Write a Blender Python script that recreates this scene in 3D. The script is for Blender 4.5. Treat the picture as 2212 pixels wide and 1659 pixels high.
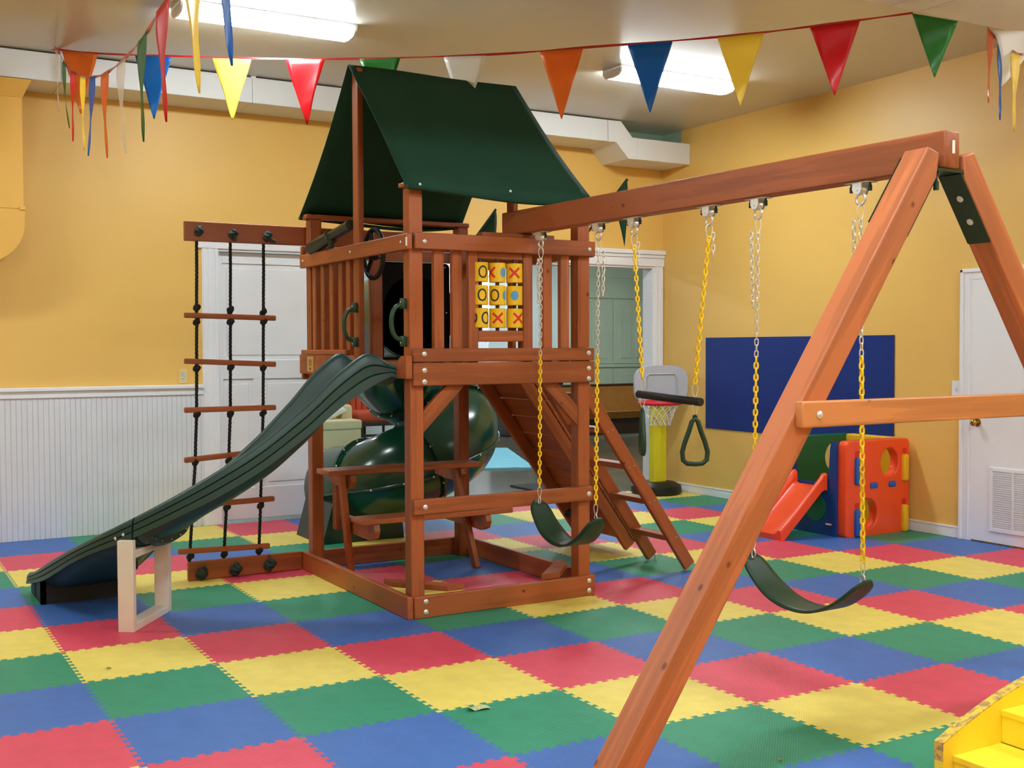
import bpy, bmesh, math, random
from mathutils import Vector, Matrix
PI = math.pi
random.seed(7)
for o in list(bpy.data.objects):
    bpy.data.objects.remove(o)
SC = bpy.context.scene
COL = SC.collection

# ------------------------------------------------------------------ camera
yaw, pitch, roll = 1.04251, -0.03191, -0.00376
fw = Vector((math.cos(yaw) * math.cos(pitch), math.sin(yaw) * math.cos(pitch), math.sin(pitch)))
rt = Vector((math.sin(yaw), -math.cos(yaw), 0))
up = rt.cross(fw)
rt2 = math.cos(roll) * rt + math.sin(roll) * up
up2 = -math.sin(roll) * rt + math.cos(roll) * up
cam = bpy.data.cameras.new('camera')
cam.sensor_width = 36.0
cam.lens = 2450.15 * 36.0 / 2212.0
cam.clip_start = 0.05
camo = bpy.data.objects.new('camera', cam)
camo.matrix_world = Matrix(((rt2.x, up2.x, -fw.x, -0.907), (rt2.y, up2.y, -fw.y, -6.0957),
                            (rt2.z, up2.z, -fw.z, 1.5385), (0, 0, 0, 1)))
COL.objects.link(camo)
SC.camera = camo

# ------------------------------------------------------------------ world, exposure
w = bpy.data.worlds.new('world')
SC.world = w
w.use_nodes = True
w.node_tree.nodes['Background'].inputs[0].default_value = (0.9, 0.95, 1.0, 1)
w.node_tree.nodes['Background'].inputs[1].default_value = 0.3
SC.view_settings.view_transform = 'Standard'
SC.view_settings.look = 'None'
SC.view_settings.gamma = 1.0
SC.view_settings.use_curve_mapping = False
SC.view_settings.exposure = 1.97
LAMP = 16.0          # strength of the fluorescent diffusers
LAMP_FAR = 13.0

# ------------------------------------------------------------------ materials
MATS = {}


def rgb(r, g, b):
    f = lambda c: ((c / 255 + 0.055) / 1.055) ** 2.4 if c > 10 else c / 255 / 12.92
    return (f(r), f(g), f(b), 1)


def newmat(name):
    m = bpy.data.materials.new(name)
    m.use_nodes = True
    nt = m.node_tree
    b = nt.nodes['Principled BSDF']
    MATS[name] = m
    return m, nt, b


def link(nt, a, b):
    nt.links.new(a, b)


def coords(nt, scale=(1, 1, 1), which='Object'):
    tc = nt.nodes.new('ShaderNodeTexCoord')
    mp = nt.nodes.new('ShaderNodeMapping')
    mp.inputs['Scale'].default_value = scale
    link(nt, tc.outputs[which], mp.inputs[0])
    return mp.outputs[0]


def noise(nt, vec, scale, detail=3.0, rough=0.55):
    n = nt.nodes.new('ShaderNodeTexNoise')
    n.inputs['Scale'].default_value = scale
    n.inputs['Detail'].default_value = detail
    n.inputs['Roughness'].default_value = rough
    link(nt, vec, n.inputs['Vector'])
    return n.outputs['Fac']


def ramp(nt, fac, stops):
    r = nt.nodes.new('ShaderNodeValToRGB')
    el = r.color_ramp.elements
    while len(el) < len(stops):
        el.new(0.5)
    for e, (p, c) in zip(el, stops):
        e.position = p
        e.color = c
    link(nt, fac, r.inputs[0])
    return r.outputs[0]


def bump(nt, b, height, strength, dist=0.01):
    bp = nt.nodes.new('ShaderNodeBump')
    bp.inputs['Strength'].default_value = strength
    bp.inputs['Distance'].default_value = dist
    link(nt, height, bp.inputs['Height'])
    link(nt, bp.outputs[0], b.inputs['Normal'])


def mul(c, k):
    return (min(1, c[0] * k), min(1, c[1] * k), min(1, c[2] * k), 1)


def plain(name, c, rough=0.5, var=0.08, scale=6.0, bstr=0.0, bscale=60.0, metal=0.0, spec=0.5, coat=0.0):
    m, nt, b = newmat(name)
    v = coords(nt)
    n = noise(nt, v, scale)
    link(nt, ramp(nt, n, [(0.25, mul(c, 1 - var)), (0.75, mul(c, 1 + var))]), b.inputs['Base Color'])
    b.inputs['Roughness'].default_value = rough
    b.inputs['Metallic'].default_value = metal
    b.inputs['Specular IOR Level'].default_value = spec
    b.inputs['Coat Weight'].default_value = coat
    if bstr > 0:
        bump(nt, b, noise(nt, v, bscale, 2), bstr)
    return m


def wood(name, c, rough=0.42, knots=True, grain=1.0):
    m, nt, b = newmat(name)
    oi = nt.nodes.new('ShaderNodeObjectInfo')
    tc = nt.nodes.new('ShaderNodeTexCoord')
    cm = nt.nodes.new('ShaderNodeVectorMath')
    cm.operation = 'MULTIPLY_ADD'
    cx = nt.nodes.new('ShaderNodeCombineXYZ')
    for i in range(3):
        link(nt, oi.outputs['Random'], cx.inputs[i])
    cm.inputs[1].default_value = (37.0, 19.0, 53.0)
    link(nt, cx.outputs[0], cm.inputs[0])
    link(nt, tc.outputs['Object'], cm.inputs[2])
    def mp(s):
        q = nt.nodes.new('ShaderNodeMapping')
        q.inputs['Scale'].default_value = s
        link(nt, cm.outputs[0], q.inputs[0])
        return q.outputs[0]
    g = noise(nt, mp((1.3, 26, 26)), 1.0, 5, 0.6)
    g2 = noise(nt, mp((0.6, 6, 6)), 1.0, 2, 0.5)
    mx = nt.nodes.new('ShaderNodeMath')
    mx.operation = 'ADD'
    link(nt, g, mx.inputs[0])
    link(nt, g2, mx.inputs[1])
    col = ramp(nt, mx.outputs[0], [(0.78, mul(c, 1 - 0.2 * grain)), (1.0, c), (1.25, mul(c, 1 + 0.15 * grain))])
    mr = nt.nodes.new('ShaderNodeMath')
    mr.operation = 'MULTIPLY_ADD'
    mr.inputs[1].default_value = 0.26
    mr.inputs[2].default_value = 0.87
    link(nt, oi.outputs['Random'], mr.inputs[0])
    mm = nt.nodes.new('ShaderNodeMix')
    mm.data_type = 'RGBA'
    mm.blend_type = 'MULTIPLY'
    mm.inputs[0].default_value = 1.0
    link(nt, col, mm.inputs[6])
    link(nt, mr.outputs[0], mm.inputs[7])
    out = mm.outputs[2]
    if knots:
        vo = nt.nodes.new('ShaderNodeTexVoronoi')
        vo.inputs['Scale'].default_value = 1.0
        link(nt, mp((5.0, 6.5, 6.5)), vo.inputs['Vector'])
        kf = ramp(nt, vo.outputs['Distance'], [(0.045, (0.4, 0.3, 0.26, 1)), (0.085, (1, 1, 1, 1))])
        km = nt.nodes.new('ShaderNodeMix')
        km.data_type = 'RGBA'
        km.blend_type = 'MULTIPLY'
        km.inputs[0].default_value = 1.0
        link(nt, out, km.inputs[6])
        link(nt, kf, km.inputs[7])
        out = km.outputs[2]
    link(nt, out, b.inputs['Base Color'])
    b.inputs['Roughness'].default_value = rough
    b.inputs['Specular IOR Level'].default_value = 0.4
    bump(nt, b, g, 0.12, 0.004)
    return m


def emit(name, c, s):
    m, nt, b = newmat(name)
    b.inputs['Base Color'].default_value = (0.8, 0.8, 0.8, 1)
    b.inputs['Emission Color'].default_value = c
    b.inputs['Emission Strength'].default_value = s
    return m


def foam(name, c):
    m, nt, b = newmat(name)
    v = coords(nt)
    n = noise(nt, v, 9.0, 4)
    link(nt, ramp(nt, n, [(0.3, mul(c, 0.93)), (0.7, mul(c, 1.06))]), b.inputs['Base Color'])
    b.inputs['Roughness'].default_value = 0.48
    b.inputs['Specular IOR Level'].default_value = 0.45
    rot = nt.nodes.new('ShaderNodeMapping')
    rot.inputs['Rotation'].default_value = (0, 0, PI / 4)
    link(nt, v, rot.inputs[0])
    wv = nt.nodes.new('ShaderNodeTexWave')
    wv.bands_direction = 'Y'
    wv.inputs['Scale'].default_value = 32.0
    link(nt, rot.outputs[0], wv.inputs['Vector'])
    wv0 = nt.nodes.new('ShaderNodeTexWave')
    wv0.bands_direction = 'X'
    wv0.inputs['Scale'].default_value = 32.0
    link(nt, rot.outputs[0], wv0.inputs['Vector'])
    wv2 = nt.nodes.new('ShaderNodeMath')
    wv2.operation = 'MULTIPLY'
    wv2.inputs[1].default_value = 0.45
    link(nt, wv0.outputs['Fac'], wv2.inputs[0])
    ad = nt.nodes.new('ShaderNodeMath')
    ad.operation = 'ADD'
    link(nt, wv.outputs['Fac'], ad.inputs[0])
    link(nt, wv2.outputs[0], ad.inputs[1])
    bump(nt, b, ad.outputs[0], 0.4, 0.002)
    return m


WOOD = wood('cedar_stain', rgb(158, 85, 46))
WOODL = wood('cedar_stain_light', rgb(196, 114, 72))
WOODX = wood('cedar_stain_pale', rgb(214, 138, 84))
foam('foam_red', rgb(222, 74, 98))
foam('foam_blue', rgb(64, 110, 186))
foam('foam_green', rgb(42, 144, 110))
foam('foam_yellow', rgb(238, 216, 104))
plain('wall_yellow', rgb(232, 188, 100), 0.45, 0.03, 1.5, 0.06, 45)
plain('duct_yellow', rgb(232, 180, 84), 0.4, 0.03, 1.5)
plain('wall_green', rgb(150, 172, 150), 0.5, 0.04, 2)
plain('white_paint', rgb(234, 236, 242), 0.4, 0.02, 3, 0.02, 30)
plain('bead_white', rgb(216, 220, 228), 0.45, 0.03, 4)
plain('duct_white', rgb(226, 226, 224), 0.42, 0.02, 2)
plain('ceiling_paint', rgb(200, 196, 184), 0.24, 0.02, 1.0, 0.12, 5.0, spec=0.55)
plain('far_wall', rgb(214, 228, 228), 0.6, 0.03, 2)
plain('far_green', rgb(190, 202, 180), 0.5, 0.05, 2)
plain('far_ceiling', rgb(220, 224, 224), 0.7, 0.03, 2)
plain('subfloor', rgb(120, 108, 92), 0.7, 0.1, 4)
plain('canopy_green', rgb(32, 70, 54), 0.75, 0.07, 5, 0.15, 300, spec=0.2)
plain('plastic_green', rgb(28, 64, 60), 0.42, 0.08, 5, spec=0.55)
plain('plastic_darkgreen', rgb(20, 46, 36), 0.3, 0.08, 5, spec=0.5)
plain('tube_green', rgb(14, 62, 44), 0.2, 0.06, 4, spec=0.6)
plain('black_plastic', rgb(16, 18, 18), 0.5, 0.1, 5)
plain('panel_black', rgb(12, 14, 14), 0.7, 0.1, 5, spec=0.15)
plain('swing_green', rgb(28, 56, 38), 0.42, 0.08, 9, spec=0.4)
plain('handle_green', rgb(24, 68, 48), 0.35, 0.06, 9)
plain('telescope_green', rgb(34, 44, 28), 0.35, 0.08, 9)
plain('bracket_green', rgb(14, 50, 36), 0.35, 0.08, 9)
plain('steel', rgb(226, 224, 218), 0.3, 0.08, 40, metal=0.7)
plain('zinc', rgb(226, 228, 228), 0.35, 0.06, 40, metal=0.6)
plain('brass', rgb(196, 160, 84), 0.22, 0.08, 30, metal=1.0)
plain('chain_yellow', rgb(250, 204, 24), 0.35, 0.04, 20)
plain('rope_black', rgb(26, 30, 28), 0.8, 0.25, 60, 0.5, 160)
plain('knot_green', rgb(34, 50, 46), 0.7, 0.25, 60, 0.5, 160)
plain('ttt_yellow', rgb(244, 196, 28), 0.4, 0.05, 20)
plain('mark_red', rgb(216, 40, 34), 0.5, 0.03, 20)
plain('mark_black', rgb(40, 40, 24), 0.5, 0.03, 20)
plain('mark_blue', rgb(92, 160, 208), 0.5, 0.03, 20)
plain('plaque', rgb(206, 160, 92), 0.5, 0.05, 20)
plain('toy_red', rgb(246, 82, 36), 0.32, 0.04, 6, spec=0.5)
plain('toy_blue', rgb(18, 62, 132), 0.35, 0.05, 6)
plain('toy_blue2', rgb(24, 96, 190), 0.35, 0.05, 6)
plain('toy_green', rgb(12, 104, 62), 0.38, 0.05, 6)
plain('toy_yellow', rgb(240, 182, 30), 0.38, 0.05, 6)
plain('hoop_yellow', rgb(226, 212, 34), 0.45, 0.04, 6)
plain('hoop_grey', rgb(186, 190, 200), 0.45, 0.03, 6)
plain('hoop_red', rgb(208, 28, 48), 0.4, 0.04, 6)
plain('net_white', rgb(225, 225, 215), 0.8, 0.04, 6)
plain('board_blue', rgb(22, 48, 124), 0.4, 0.06, 3, spec=0.4)
plain('stand_white', rgb(226, 214, 204), 0.55, 0.05, 14, 0.05, 60)
plain('stool_yellow', rgb(254, 226, 56), 0.42, 0.04, 8)
plain('gold_velvet', rgb(150, 96, 26), 0.75, 0.12, 8)
plain('dark_wood', rgb(58, 34, 26), 0.4, 0.2, 8)
plain('dark_cabinet', rgb(62, 60, 58), 0.4, 0.15, 8)
plain('beige_fabric', rgb(214, 196, 150), 0.9, 0.07, 60)
plain('pillow_white', rgb(226, 230, 222), 0.9, 0.04, 20)
plain('orange_velvet', rgb(186, 74, 40), 0.8, 0.12, 14)
plain('glass_red', rgb(146, 48, 30), 0.3, 0.2, 14)
plain('glass_amber', rgb(172, 130, 50), 0.3, 0.2, 14)
plain('glass_green', rgb(74, 92, 52), 0.3, 0.2, 14)
plain('rug_blue', rgb(128, 196, 216), 0.95, 0.07, 5, 0.4, 90)
plain('mat_dark', rgb(50, 48, 50), 0.9, 0.12, 20, 0.4, 120)
plain('bill_green', rgb(190, 196, 140), 0.7, 0.45, 110)
plain('paper_white', rgb(240, 238, 232), 0.7, 0.03, 20)
plain('lint', rgb(150, 140, 80), 0.8, 0.1, 20)
plain('cream_plastic', rgb(232, 204, 128), 0.4, 0.03, 20)
plain('flag_ribbon', rgb(178, 30, 34), 0.35, 0.1, 12)
def worn():
    m, nt, b = newmat('stool_worn')
    n = noise(nt, coords(nt), 38.0, 4, 0.65)
    link(nt, ramp(nt, n, [(0.46, rgb(226, 194, 64)), (0.58, rgb(170, 134, 88))]), b.inputs['Base Color'])
    b.inputs['Roughness'].default_value = 0.6


worn()
emit('lamp_glow', (0.84, 0.955, 1.0, 1), LAMP)
emit('lamp_glow_far', (0.9, 0.97, 1.0, 1), LAMP_FAR)


def flagmat(name, c, alpha=1.0):
    m, nt, b = newmat(name)
    v = coords(nt)
    n = noise(nt, v, 5.0, 3)
    link(nt, ramp(nt, n, [(0.3, mul(c, 0.95)), (0.7, mul(c, 1.05))]), b.inputs['Base Color'])
    b.inputs['Roughness'].default_value = 0.28
    b.inputs['Specular IOR Level'].default_value = 0.55
    bump(nt, b, noise(nt, v, 9.0, 2), 0.12, 0.01)
    tr = nt.nodes.new('ShaderNodeBsdfTranslucent')
    tr.inputs[0].default_value = c
    mix = nt.nodes.new('ShaderNodeMixShader')
    mix.inputs[0].default_value = 0.5
    out = nt.nodes['Material Output']
    link(nt, b.outputs[0], mix.inputs[1])
    link(nt, tr.outputs[0], mix.inputs[2])
    if alpha < 1:
        tp = nt.nodes.new('ShaderNodeBsdfTransparent')
        mx = nt.nodes.new('ShaderNodeMixShader')
        mx.inputs[0].default_value = alpha
        link(nt, tp.outputs[0], mx.inputs[1])
        link(nt, mix.outputs[0], mx.inputs[2])
        link(nt, mx.outputs[0], out.inputs[0])
    else:
        link(nt, mix.outputs[0], out.inputs[0])
    return m


FLAG = {'red': rgb(228, 36, 46), 'orange': rgb(246, 146, 60), 'yellow': rgb(255, 232, 100), 'green': rgb(60, 142, 60),
        'blue': rgb(26, 124, 206), 'white': rgb(250, 248, 244)}
for k_, c_ in FLAG.items():
    flagmat('flag_' + k_, c_)
flagmat('flag_clear', rgb(236, 222, 196), 0.4)


def vinyl():
    m, nt, b = newmat('far_floor')
    v = coords(nt)
    n = noise(nt, v, 3.0, 6, 0.7)
    link(nt, ramp(nt, n, [(0.3, rgb(70, 64, 52)), (0.55, rgb(100, 92, 76)), (0.75, rgb(128, 118, 100))]), b.inputs['Base Color'])
    b.inputs['Roughness'].default_value = 0.16
    b.inputs['Specular IOR Level'].default_value = 0.6


vinyl()


# ------------------------------------------------------------------ geometry helpers
def box(bm, x0, x1, y0, y1, z0, z1, bev=0.0, seg=2, M=None):
    r = bmesh.ops.create_cube(bm, size=1.0)
    vs = r['verts']
    for v in vs:
        v.co = Vector((x0 + (v.co.x + .5) * (x1 - x0), y0 + (v.co.y + .5) * (y1 - y0), z0 + (v.co.z + .5) * (z1 - z0)))
        if M is not None:
            v.co = M @ v.co
    if bev > 0:
        es = list({e for v in vs for e in v.link_edges})
        bmesh.ops.bevel(bm, geom=es, offset=bev, segments=seg, profile=0.5, affect='EDGES')
    return bm


def frames(path, closed=False):
    n = len(path)
    T = []
    for i in range(n):
        if closed:
            a, b = path[(i - 1) % n], path[(i + 1) % n]
        else:
            a, b = path[max(0, i - 1)], path[min(n - 1, i + 1)]
        T.append((b - a).normalized())
    u = Vector((0, 0, 1))
    if abs(T[0].dot(u)) > 0.9:
        u = Vector((1, 0, 0))
    u = (u - T[0] * u.dot(T[0])).normalized()
    out = []
    for t in T:
        u = (u - t * u.dot(t))
        if u.length < 1e-6:
            u = t.orthogonal()
        u.normalize()
        out.append((t, u, t.cross(u)))
    return out


def tube(bm, path, r, seg=8, closed=False, cap=True, sy=1.0):
    path = [Vector(p) for p in path]
    fr = frames(path, closed)
    rings = []
    for i, (p, (t, u, v)) in enumerate(zip(path, fr)):
        rr = r[i] if isinstance(r, (list, tuple)) else r
        rings.append([bm.verts.new(p + u * (math.cos(a) * rr) + v * (math.sin(a) * rr * sy))
                      for a in [2 * PI * k / seg for k in range(seg)]])
    n = len(rings)
    for i in range(n if closed else n - 1):
        A, B = rings[i], rings[(i + 1) % n]
        for k in range(seg):
            bm.faces.new((A[k], A[(k + 1) % seg], B[(k + 1) % seg], B[k]))
    if cap and not closed:
        bm.faces.new(rings[0][::-1])
        bm.faces.new(rings[-1])
    return rings


def prism(bm, pts, d):
    """pts: list of 3-D points of a planar polygon; extrude by vector d"""
    d = Vector(d)
    a = [bm.verts.new(Vector(p)) for p in pts]
    b = [bm.verts.new(Vector(p) + d) for p in pts]
    n = len(pts)
    bm.faces.new(a[::-1])
    bm.faces.new(b)
    for i in range(n):
        bm.faces.new((a[i], a[(i + 1) % n], b[(i + 1) % n], b[i]))


def plate_holes(bm, W, H, holes, d, M, seg=28, corner=0.04):
    """rounded plate W x H (local x,z) thickness d (local y) with elliptical/rect holes via curve fill -> bmesh"""
    cu = bpy.data.curves.new('tmp', 'CURVE')
    cu.dimensions = '2D'
    cu.fill_mode = 'BOTH'
    cu.extrude = d / 2
    cu.bevel_depth = min(0.012, d * 0.3)
    cu.bevel_resolution = 2
    def sp(pts):
        s = cu.splines.new('POLY')
        s.points.add(len(pts) - 1)
        for q, p in zip(s.points, pts):
            q.co = (p[0], p[1], 0, 1)
        s.use_cyclic_u = True
    c = corner
    out = []
    for (cx, cy, a0) in ((W - c, H - c, 0), (c, H - c, 90), (c, c, 180), (W - c, c, 270)):
        for k in range(6):
            a = math.radians(a0 + 90 * k / 5)
            out.append((cx + c * math.cos(a), cy + c * math.sin(a)))
    sp(out)
    for h in holes:
        if h[0] == 'e':
            _, cx, cy, rx, ry = h
            sp([(cx + rx * math.cos(2 * PI * k / seg), cy + ry * math.sin(2 * PI * k / seg)) for k in range(seg)])
        else:
            sp(h[1])
    ob = bpy.data.objects.new('tmp', cu)
    COL.objects.link(ob)
    dg = bpy.context.evaluated_depsgraph_get()
    me = bpy.data.meshes.new_from_object(ob.evaluated_get(dg))
    R = Matrix(((1, 0, 0, 0), (0, 0, -1, 0), (0, 1, 0, 0), (0, 0, 0, 1)))
    me.transform(M @ R)
    bm.from_mesh(me)
    bpy.data.objects.remove(ob)
    bpy.data.curves.remove(cu)
    bpy.data.meshes.remove(me)


def finish(bm, name, smooth=None, flat=0):
    bmesh.ops.recalc_face_normals(bm, faces=bm.faces)
    me = bpy.data.meshes.new(name)
    bm.to_mesh(me)
    bm.free()
    if smooth is not None:
        for p in me.polygons:
            p.use_smooth = True
        me.set_sharp_from_angle(angle=math.radians(smooth))
        if flat:                       # the broad faces of a board stay flat, only its rounded edges are smooth
            for p in sorted(me.polygons, key=lambda p: -p.area)[:flat]:
                p.use_smooth = False
    return me


def mk(name, data, mat, parent=None, M=None, kind=None, label=None):
    if mat is not None and data is not None and len(data.materials) == 0:
        data.materials.append(MATS[mat] if isinstance(mat, str) else mat)
    o = bpy.data.objects.new(name, data)
    COL.objects.link(o)
    if M is not None:
        o.matrix_basis = M
    if parent is not None:
        o.parent = parent
        pw = parent.get('_w')
        o.matrix_parent_inverse = WORLD[parent.name].inverted()
        WORLD[o.name] = WORLD_OF(o, M)
    else:
        WORLD[o.name] = M.copy() if M is not None else Matrix.Identity(4)
    if kind:
        o['kind'] = kind
    if label:
        o['label'] = label
    return o


WORLD = {}


def WORLD_OF(o, M):
    return M.copy() if M is not None else Matrix.Identity(4)


def B():
    return bmesh.new()


def part(name, bm, mat, parent=None, smooth=None, kind=None, label=None, M=None):
    return mk(name, finish(bm, name, smooth), mat, parent, M, kind, label)


def thing(name, label, cat, loc=(0, 0, 0), group=None):
    o = bpy.data.objects.new(name, None)
    o.empty_display_size = 0.1
    COL.objects.link(o)
    M = Matrix.Translation(Vector(loc))
    o.matrix_basis = M
    WORLD[o.name] = M
    o['label'] = label
    o['category'] = cat
    if group:
        o['group'] = group
    return o


def tag(o, label, cat, group=None):
    o['label'] = label
    o['category'] = cat
    if group:
        o['group'] = group
    return o


def struct(name, bm, mat, parent=None, smooth=None):
    o = part(name, bm, mat, parent, smooth)
    if parent is None:
        o['kind'] = 'structure'
    return o


def board(name, p0, p1, wd, ht, parent, mat=None, upv=(0, 0, 1), bev=0.006, kind=None):
    """timber from p0 to p1; ht along upv, wd across; local X is the grain"""
    p0, p1 = Vector(p0), Vector(p1)
    x = (p1 - p0)
    L = x.length
    x.normalize()
    z = Vector(upv)
    z = (z - x * z.dot(x)).normalized()
    y = z.cross(x)
    c = (p0 + p1) / 2
    M = Matrix(((x.x, y.x, z.x, c.x), (x.y, y.y, z.y, c.y), (x.z, y.z, z.z, c.z), (0, 0, 0, 1)))
    bm = B()
    box(bm, -L / 2, L / 2, -wd / 2, wd / 2, -ht / 2, ht / 2, bev, 2)
    return mk(name, finish(bm, name, 50, 6), mat or WOOD, parent, M)


def bx(name, x0, x1, y0, y1, z0, z1, parent, mat=None, axis='x', bev=0.006):
    """axis-aligned timber with the grain along the given axis"""
    c = ((x0 + x1) / 2, (y0 + y1) / 2, (z0 + z1) / 2)
    if axis == 'x':
        return board(name, (x0, c[1], c[2]), (x1, c[1], c[2]), y1 - y0, z1 - z0, parent, mat, (0, 0, 1), bev)
    if axis == 'y':
        return board(name, (c[0], y0, c[2]), (c[0], y1, c[2]), x1 - x0, z1 - z0, parent, mat, (0, 0, 1), bev)
    return board(name, (c[0], c[1], z0), (c[0], c[1], z1), x1 - x0, y1 - y0, parent, mat, (0, 1, 0), bev)


_bolt = None


def bolt_mesh():
    global _bolt
    if _bolt is None:
        bm = B()
        path = [(0, 0, 0), (0, 0, .003), (0, 0, .006), (0, 0, .008)]
        tube(bm, path, [.0155, .0155, .012, .005], 12)
        tube(bm, [(0, 0, .007), (0, 0, .012)], .007, 6)
        _bolt = finish(bm, 'bolt', 40)
        _bolt.materials.append(MATS['zinc'])
    return _bolt


def orient(p, zdir, s=1.0):
    z = Vector(zdir).normalized()
    x = z.orthogonal().normalized()
    y = z.cross(x)
    return Matrix(((x.x * s, y.x * s, z.x * s, p[0]), (x.y * s, y.y * s, z.y * s, p[1]), (x.z * s, y.z * s, z.z * s, p[2]), (0, 0, 0, 1)))


def bolt(p, d, parent, s=1.0):
    return mk('bolt', bolt_mesh(), None, parent, orient(p, d, s))


# =================================================================== THE ROOM
YB = 3.76      # back wall face
XR = 6.75      # right wall face
ZC = 3.83
XL, YF = -4.6, -8.6
T = 0.6096

fl = B()
box(fl, XL, XR, YF, YB + 0.0, -0.06, -0.012)
floor = struct('floor', fl, 'subfloor')


def tile_mesh():
    n, a = 10, 0.0105
    q = T / n
    e = []
    for k in range(n):
        for (s, h) in ((.30, -a), (.22, a), (.78, a), (.70, -a)):
            e.append(((k + s) * q, h))
    pts = [(-a, -a)]
    pts += [(s, h) for s, h in e]
    pts += [(T - a, -a)]
    pts += [(T + h, s) for s, h in e]
    pts += [(T - a, T - a)]
    pts += [(s, T + h) for s, h in reversed(e)]
    pts += [(-a, T - a)]
    pts += [(h, s) for s, h in reversed(e)]
    bm = B()
    prism(bm, [(x, y, -0.012) for x, y in pts], (0, 0, 0.012))
    me = finish(bm, 'floor_tile')
    return me


TILE = {c: tile_mesh() for c in ('red', 'yellow', 'green', 'blue')}
for c_, me_ in TILE.items():
    me_.materials.append(MATS['foam_' + c_])
ORD = ('red', 'yellow', 'green', 'blue')
spare = []
for i in range(-8, 11):
    for j in range(-6, 14):
        c = ORD[(j - i + 1) % 4]
        x, y = i * T, -(j + 1) * T
        sx = (XR - 0.018 - x) / T if i == 10 else 1.0
        sy = (YB - 0.03 - y) / T if j == -6 else 1.0
        cx, cy = x + T / 2, y + T / 2
        vx, vy = cx + 0.907, cy + 6.096
        dep = vx * 0.505 + vy * 0.863
        lat = vx * 0.863 - vy * 0.505
        M = Matrix.Translation((x, y, 0)) @ Matrix.Diagonal((sx, sy, 1, 1))
        if dep > 2.6 and abs(lat) < 0.4514 * dep + 1.0:
            mk('floor_tile', TILE[c], None, floor, M)
        else:
            spare.append((c, M))
for c in ORD:                      # tiles that lie outside the picture, joined per colour
    bm = B()
    for cc, M in spare:
        if cc == c:
            q = TILE[c].copy()
            q.transform(M)
            bm.from_mesh(q)
            bpy.data.meshes.remove(q)
    o = part('floor_tiles_outer', bm, 'foam_' + c, floor)
    o['kind'] = 'stuff'

# walls
bm = B()
box(bm, XL - .15, 1.88, YB, YB + .15, 0 - .06, ZC + .05)
box(bm, 1.88, 6.62, YB, YB + .15, 2.41, ZC + .05)
box(bm, 6.62, XR + .15, YB, YB + .15, -.06, ZC + .05)
wall_back = struct('wall_back', bm, 'wall_yellow')
bm = B()
box(bm, XR, XR + .15, YF - .15, YB, -.06, ZC + .05)
wall_right = struct('wall_right', bm, 'wall_yellow')
bm = B()
box(bm, XL - .15, XL, YF - .15, YB, -.06, ZC + .05)
struct('wall_left', bm, 'wall_yellow')
bm = B()
box(bm, XL, XR, YF - .15, YF, -.06, ZC + .05)
struct('wall_front', bm, 'wall_yellow')
bm = B()
box(bm, XL, XR, YF, YB, ZC, ZC + .08)
struct('ceiling', bm, 'ceiling_paint')
# old green paint left at the top of the far corner
bm = B()
box(bm, 5.6, XR - .001, YB - .004, YB, 3.6, ZC - .001)
box(bm, XR - .004, XR, YB - .32, YB - .005, 3.68, ZC - .001)
part('unpainted_strip', bm, 'wall_green', wall_back, label='pale green older paint in the corner')

# wainscot with beaded grooves, one long panel of narrow beads
bm = B()
xs, pitch = XL, 0.041
top, bot, yf = 1.16, 0.0, YB - .022
prev = None
x = xs
prof = []
while x < 1.735:
    prof += [(x, yf), (x + pitch - .007, yf), (x + pitch - .0035, yf + .006)]
    x += pitch
prof = [(min(px, 1.735), py) for px, py in prof]
a = [bm.verts.new((px, py, bot)) for px, py in prof]
b = [bm.verts.new((px, py, top)) for px, py in prof]
for k in range(len(prof) - 1):
    bm.faces.new((a[k], a[k + 1], b[k + 1], b[k]))
o = part('beadboard', bm, 'bead_white', wall_back, label='white beaded wainscot')
o['kind'] = 'stuff'
bm = B()
box(bm, XL, 1.735, YB - .034, YB - .001, 1.145, 1.2, .004)
box(bm, XL, 1.735, YB - .055, YB - .001, 1.2, 1.232, .006)
struct('trim_1', bm, 'white_paint')
# casings of the wide opening
bm = B()
for k, (x0, x1, d) in enumerate(((1.735, 1.88, .02), (1.745, 1.765, .03), (1.79, 1.825, .026), (1.85, 1.872, .03))):
    box(bm, x0, x1, YB - d, YB + .002, 0, 2.41, .003)
box(bm, 1.73, 1.885, YB - .036, YB + .002, 0, .2, .004)
struct('trim_2', bm, 'white_paint')
bm = B()
box(bm, 6.622, 6.74, YB - .02, YB + .002, 0, 2.41, .003)
box(bm, 6.64, 6.66, YB - .028, YB, 0, 2.41, .003)
box(bm, 6.70, 6.72, YB - .028, YB, 0, 2.41, .003)
struct('trim_3', bm, 'white_paint')
bm = B()
box(bm, 1.70, 6.748, YB - .03, YB + .002, 2.41, 2.50, .004)
box(bm, 1.70, 6.748, YB - .042, YB + .002, 2.50, 2.535, .004)
box(bm, 1.69, 6.749, YB - .06, YB + .002, 2.535, 2.58, .006)
struct('trim_4', bm, 'white_paint')
bm = B()       # jamb lining
box(bm, 6.60, 6.622, YB - .01, YB + .16, 0, 2.41)
box(bm, 1.88, 6.60, YB - .01, YB + .16, 2.39, 2.412)
box(bm, 1.875, 1.885, YB - .01, YB + .16, 0, 2.39)
struct('trim_5', bm, 'white_paint')
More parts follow.
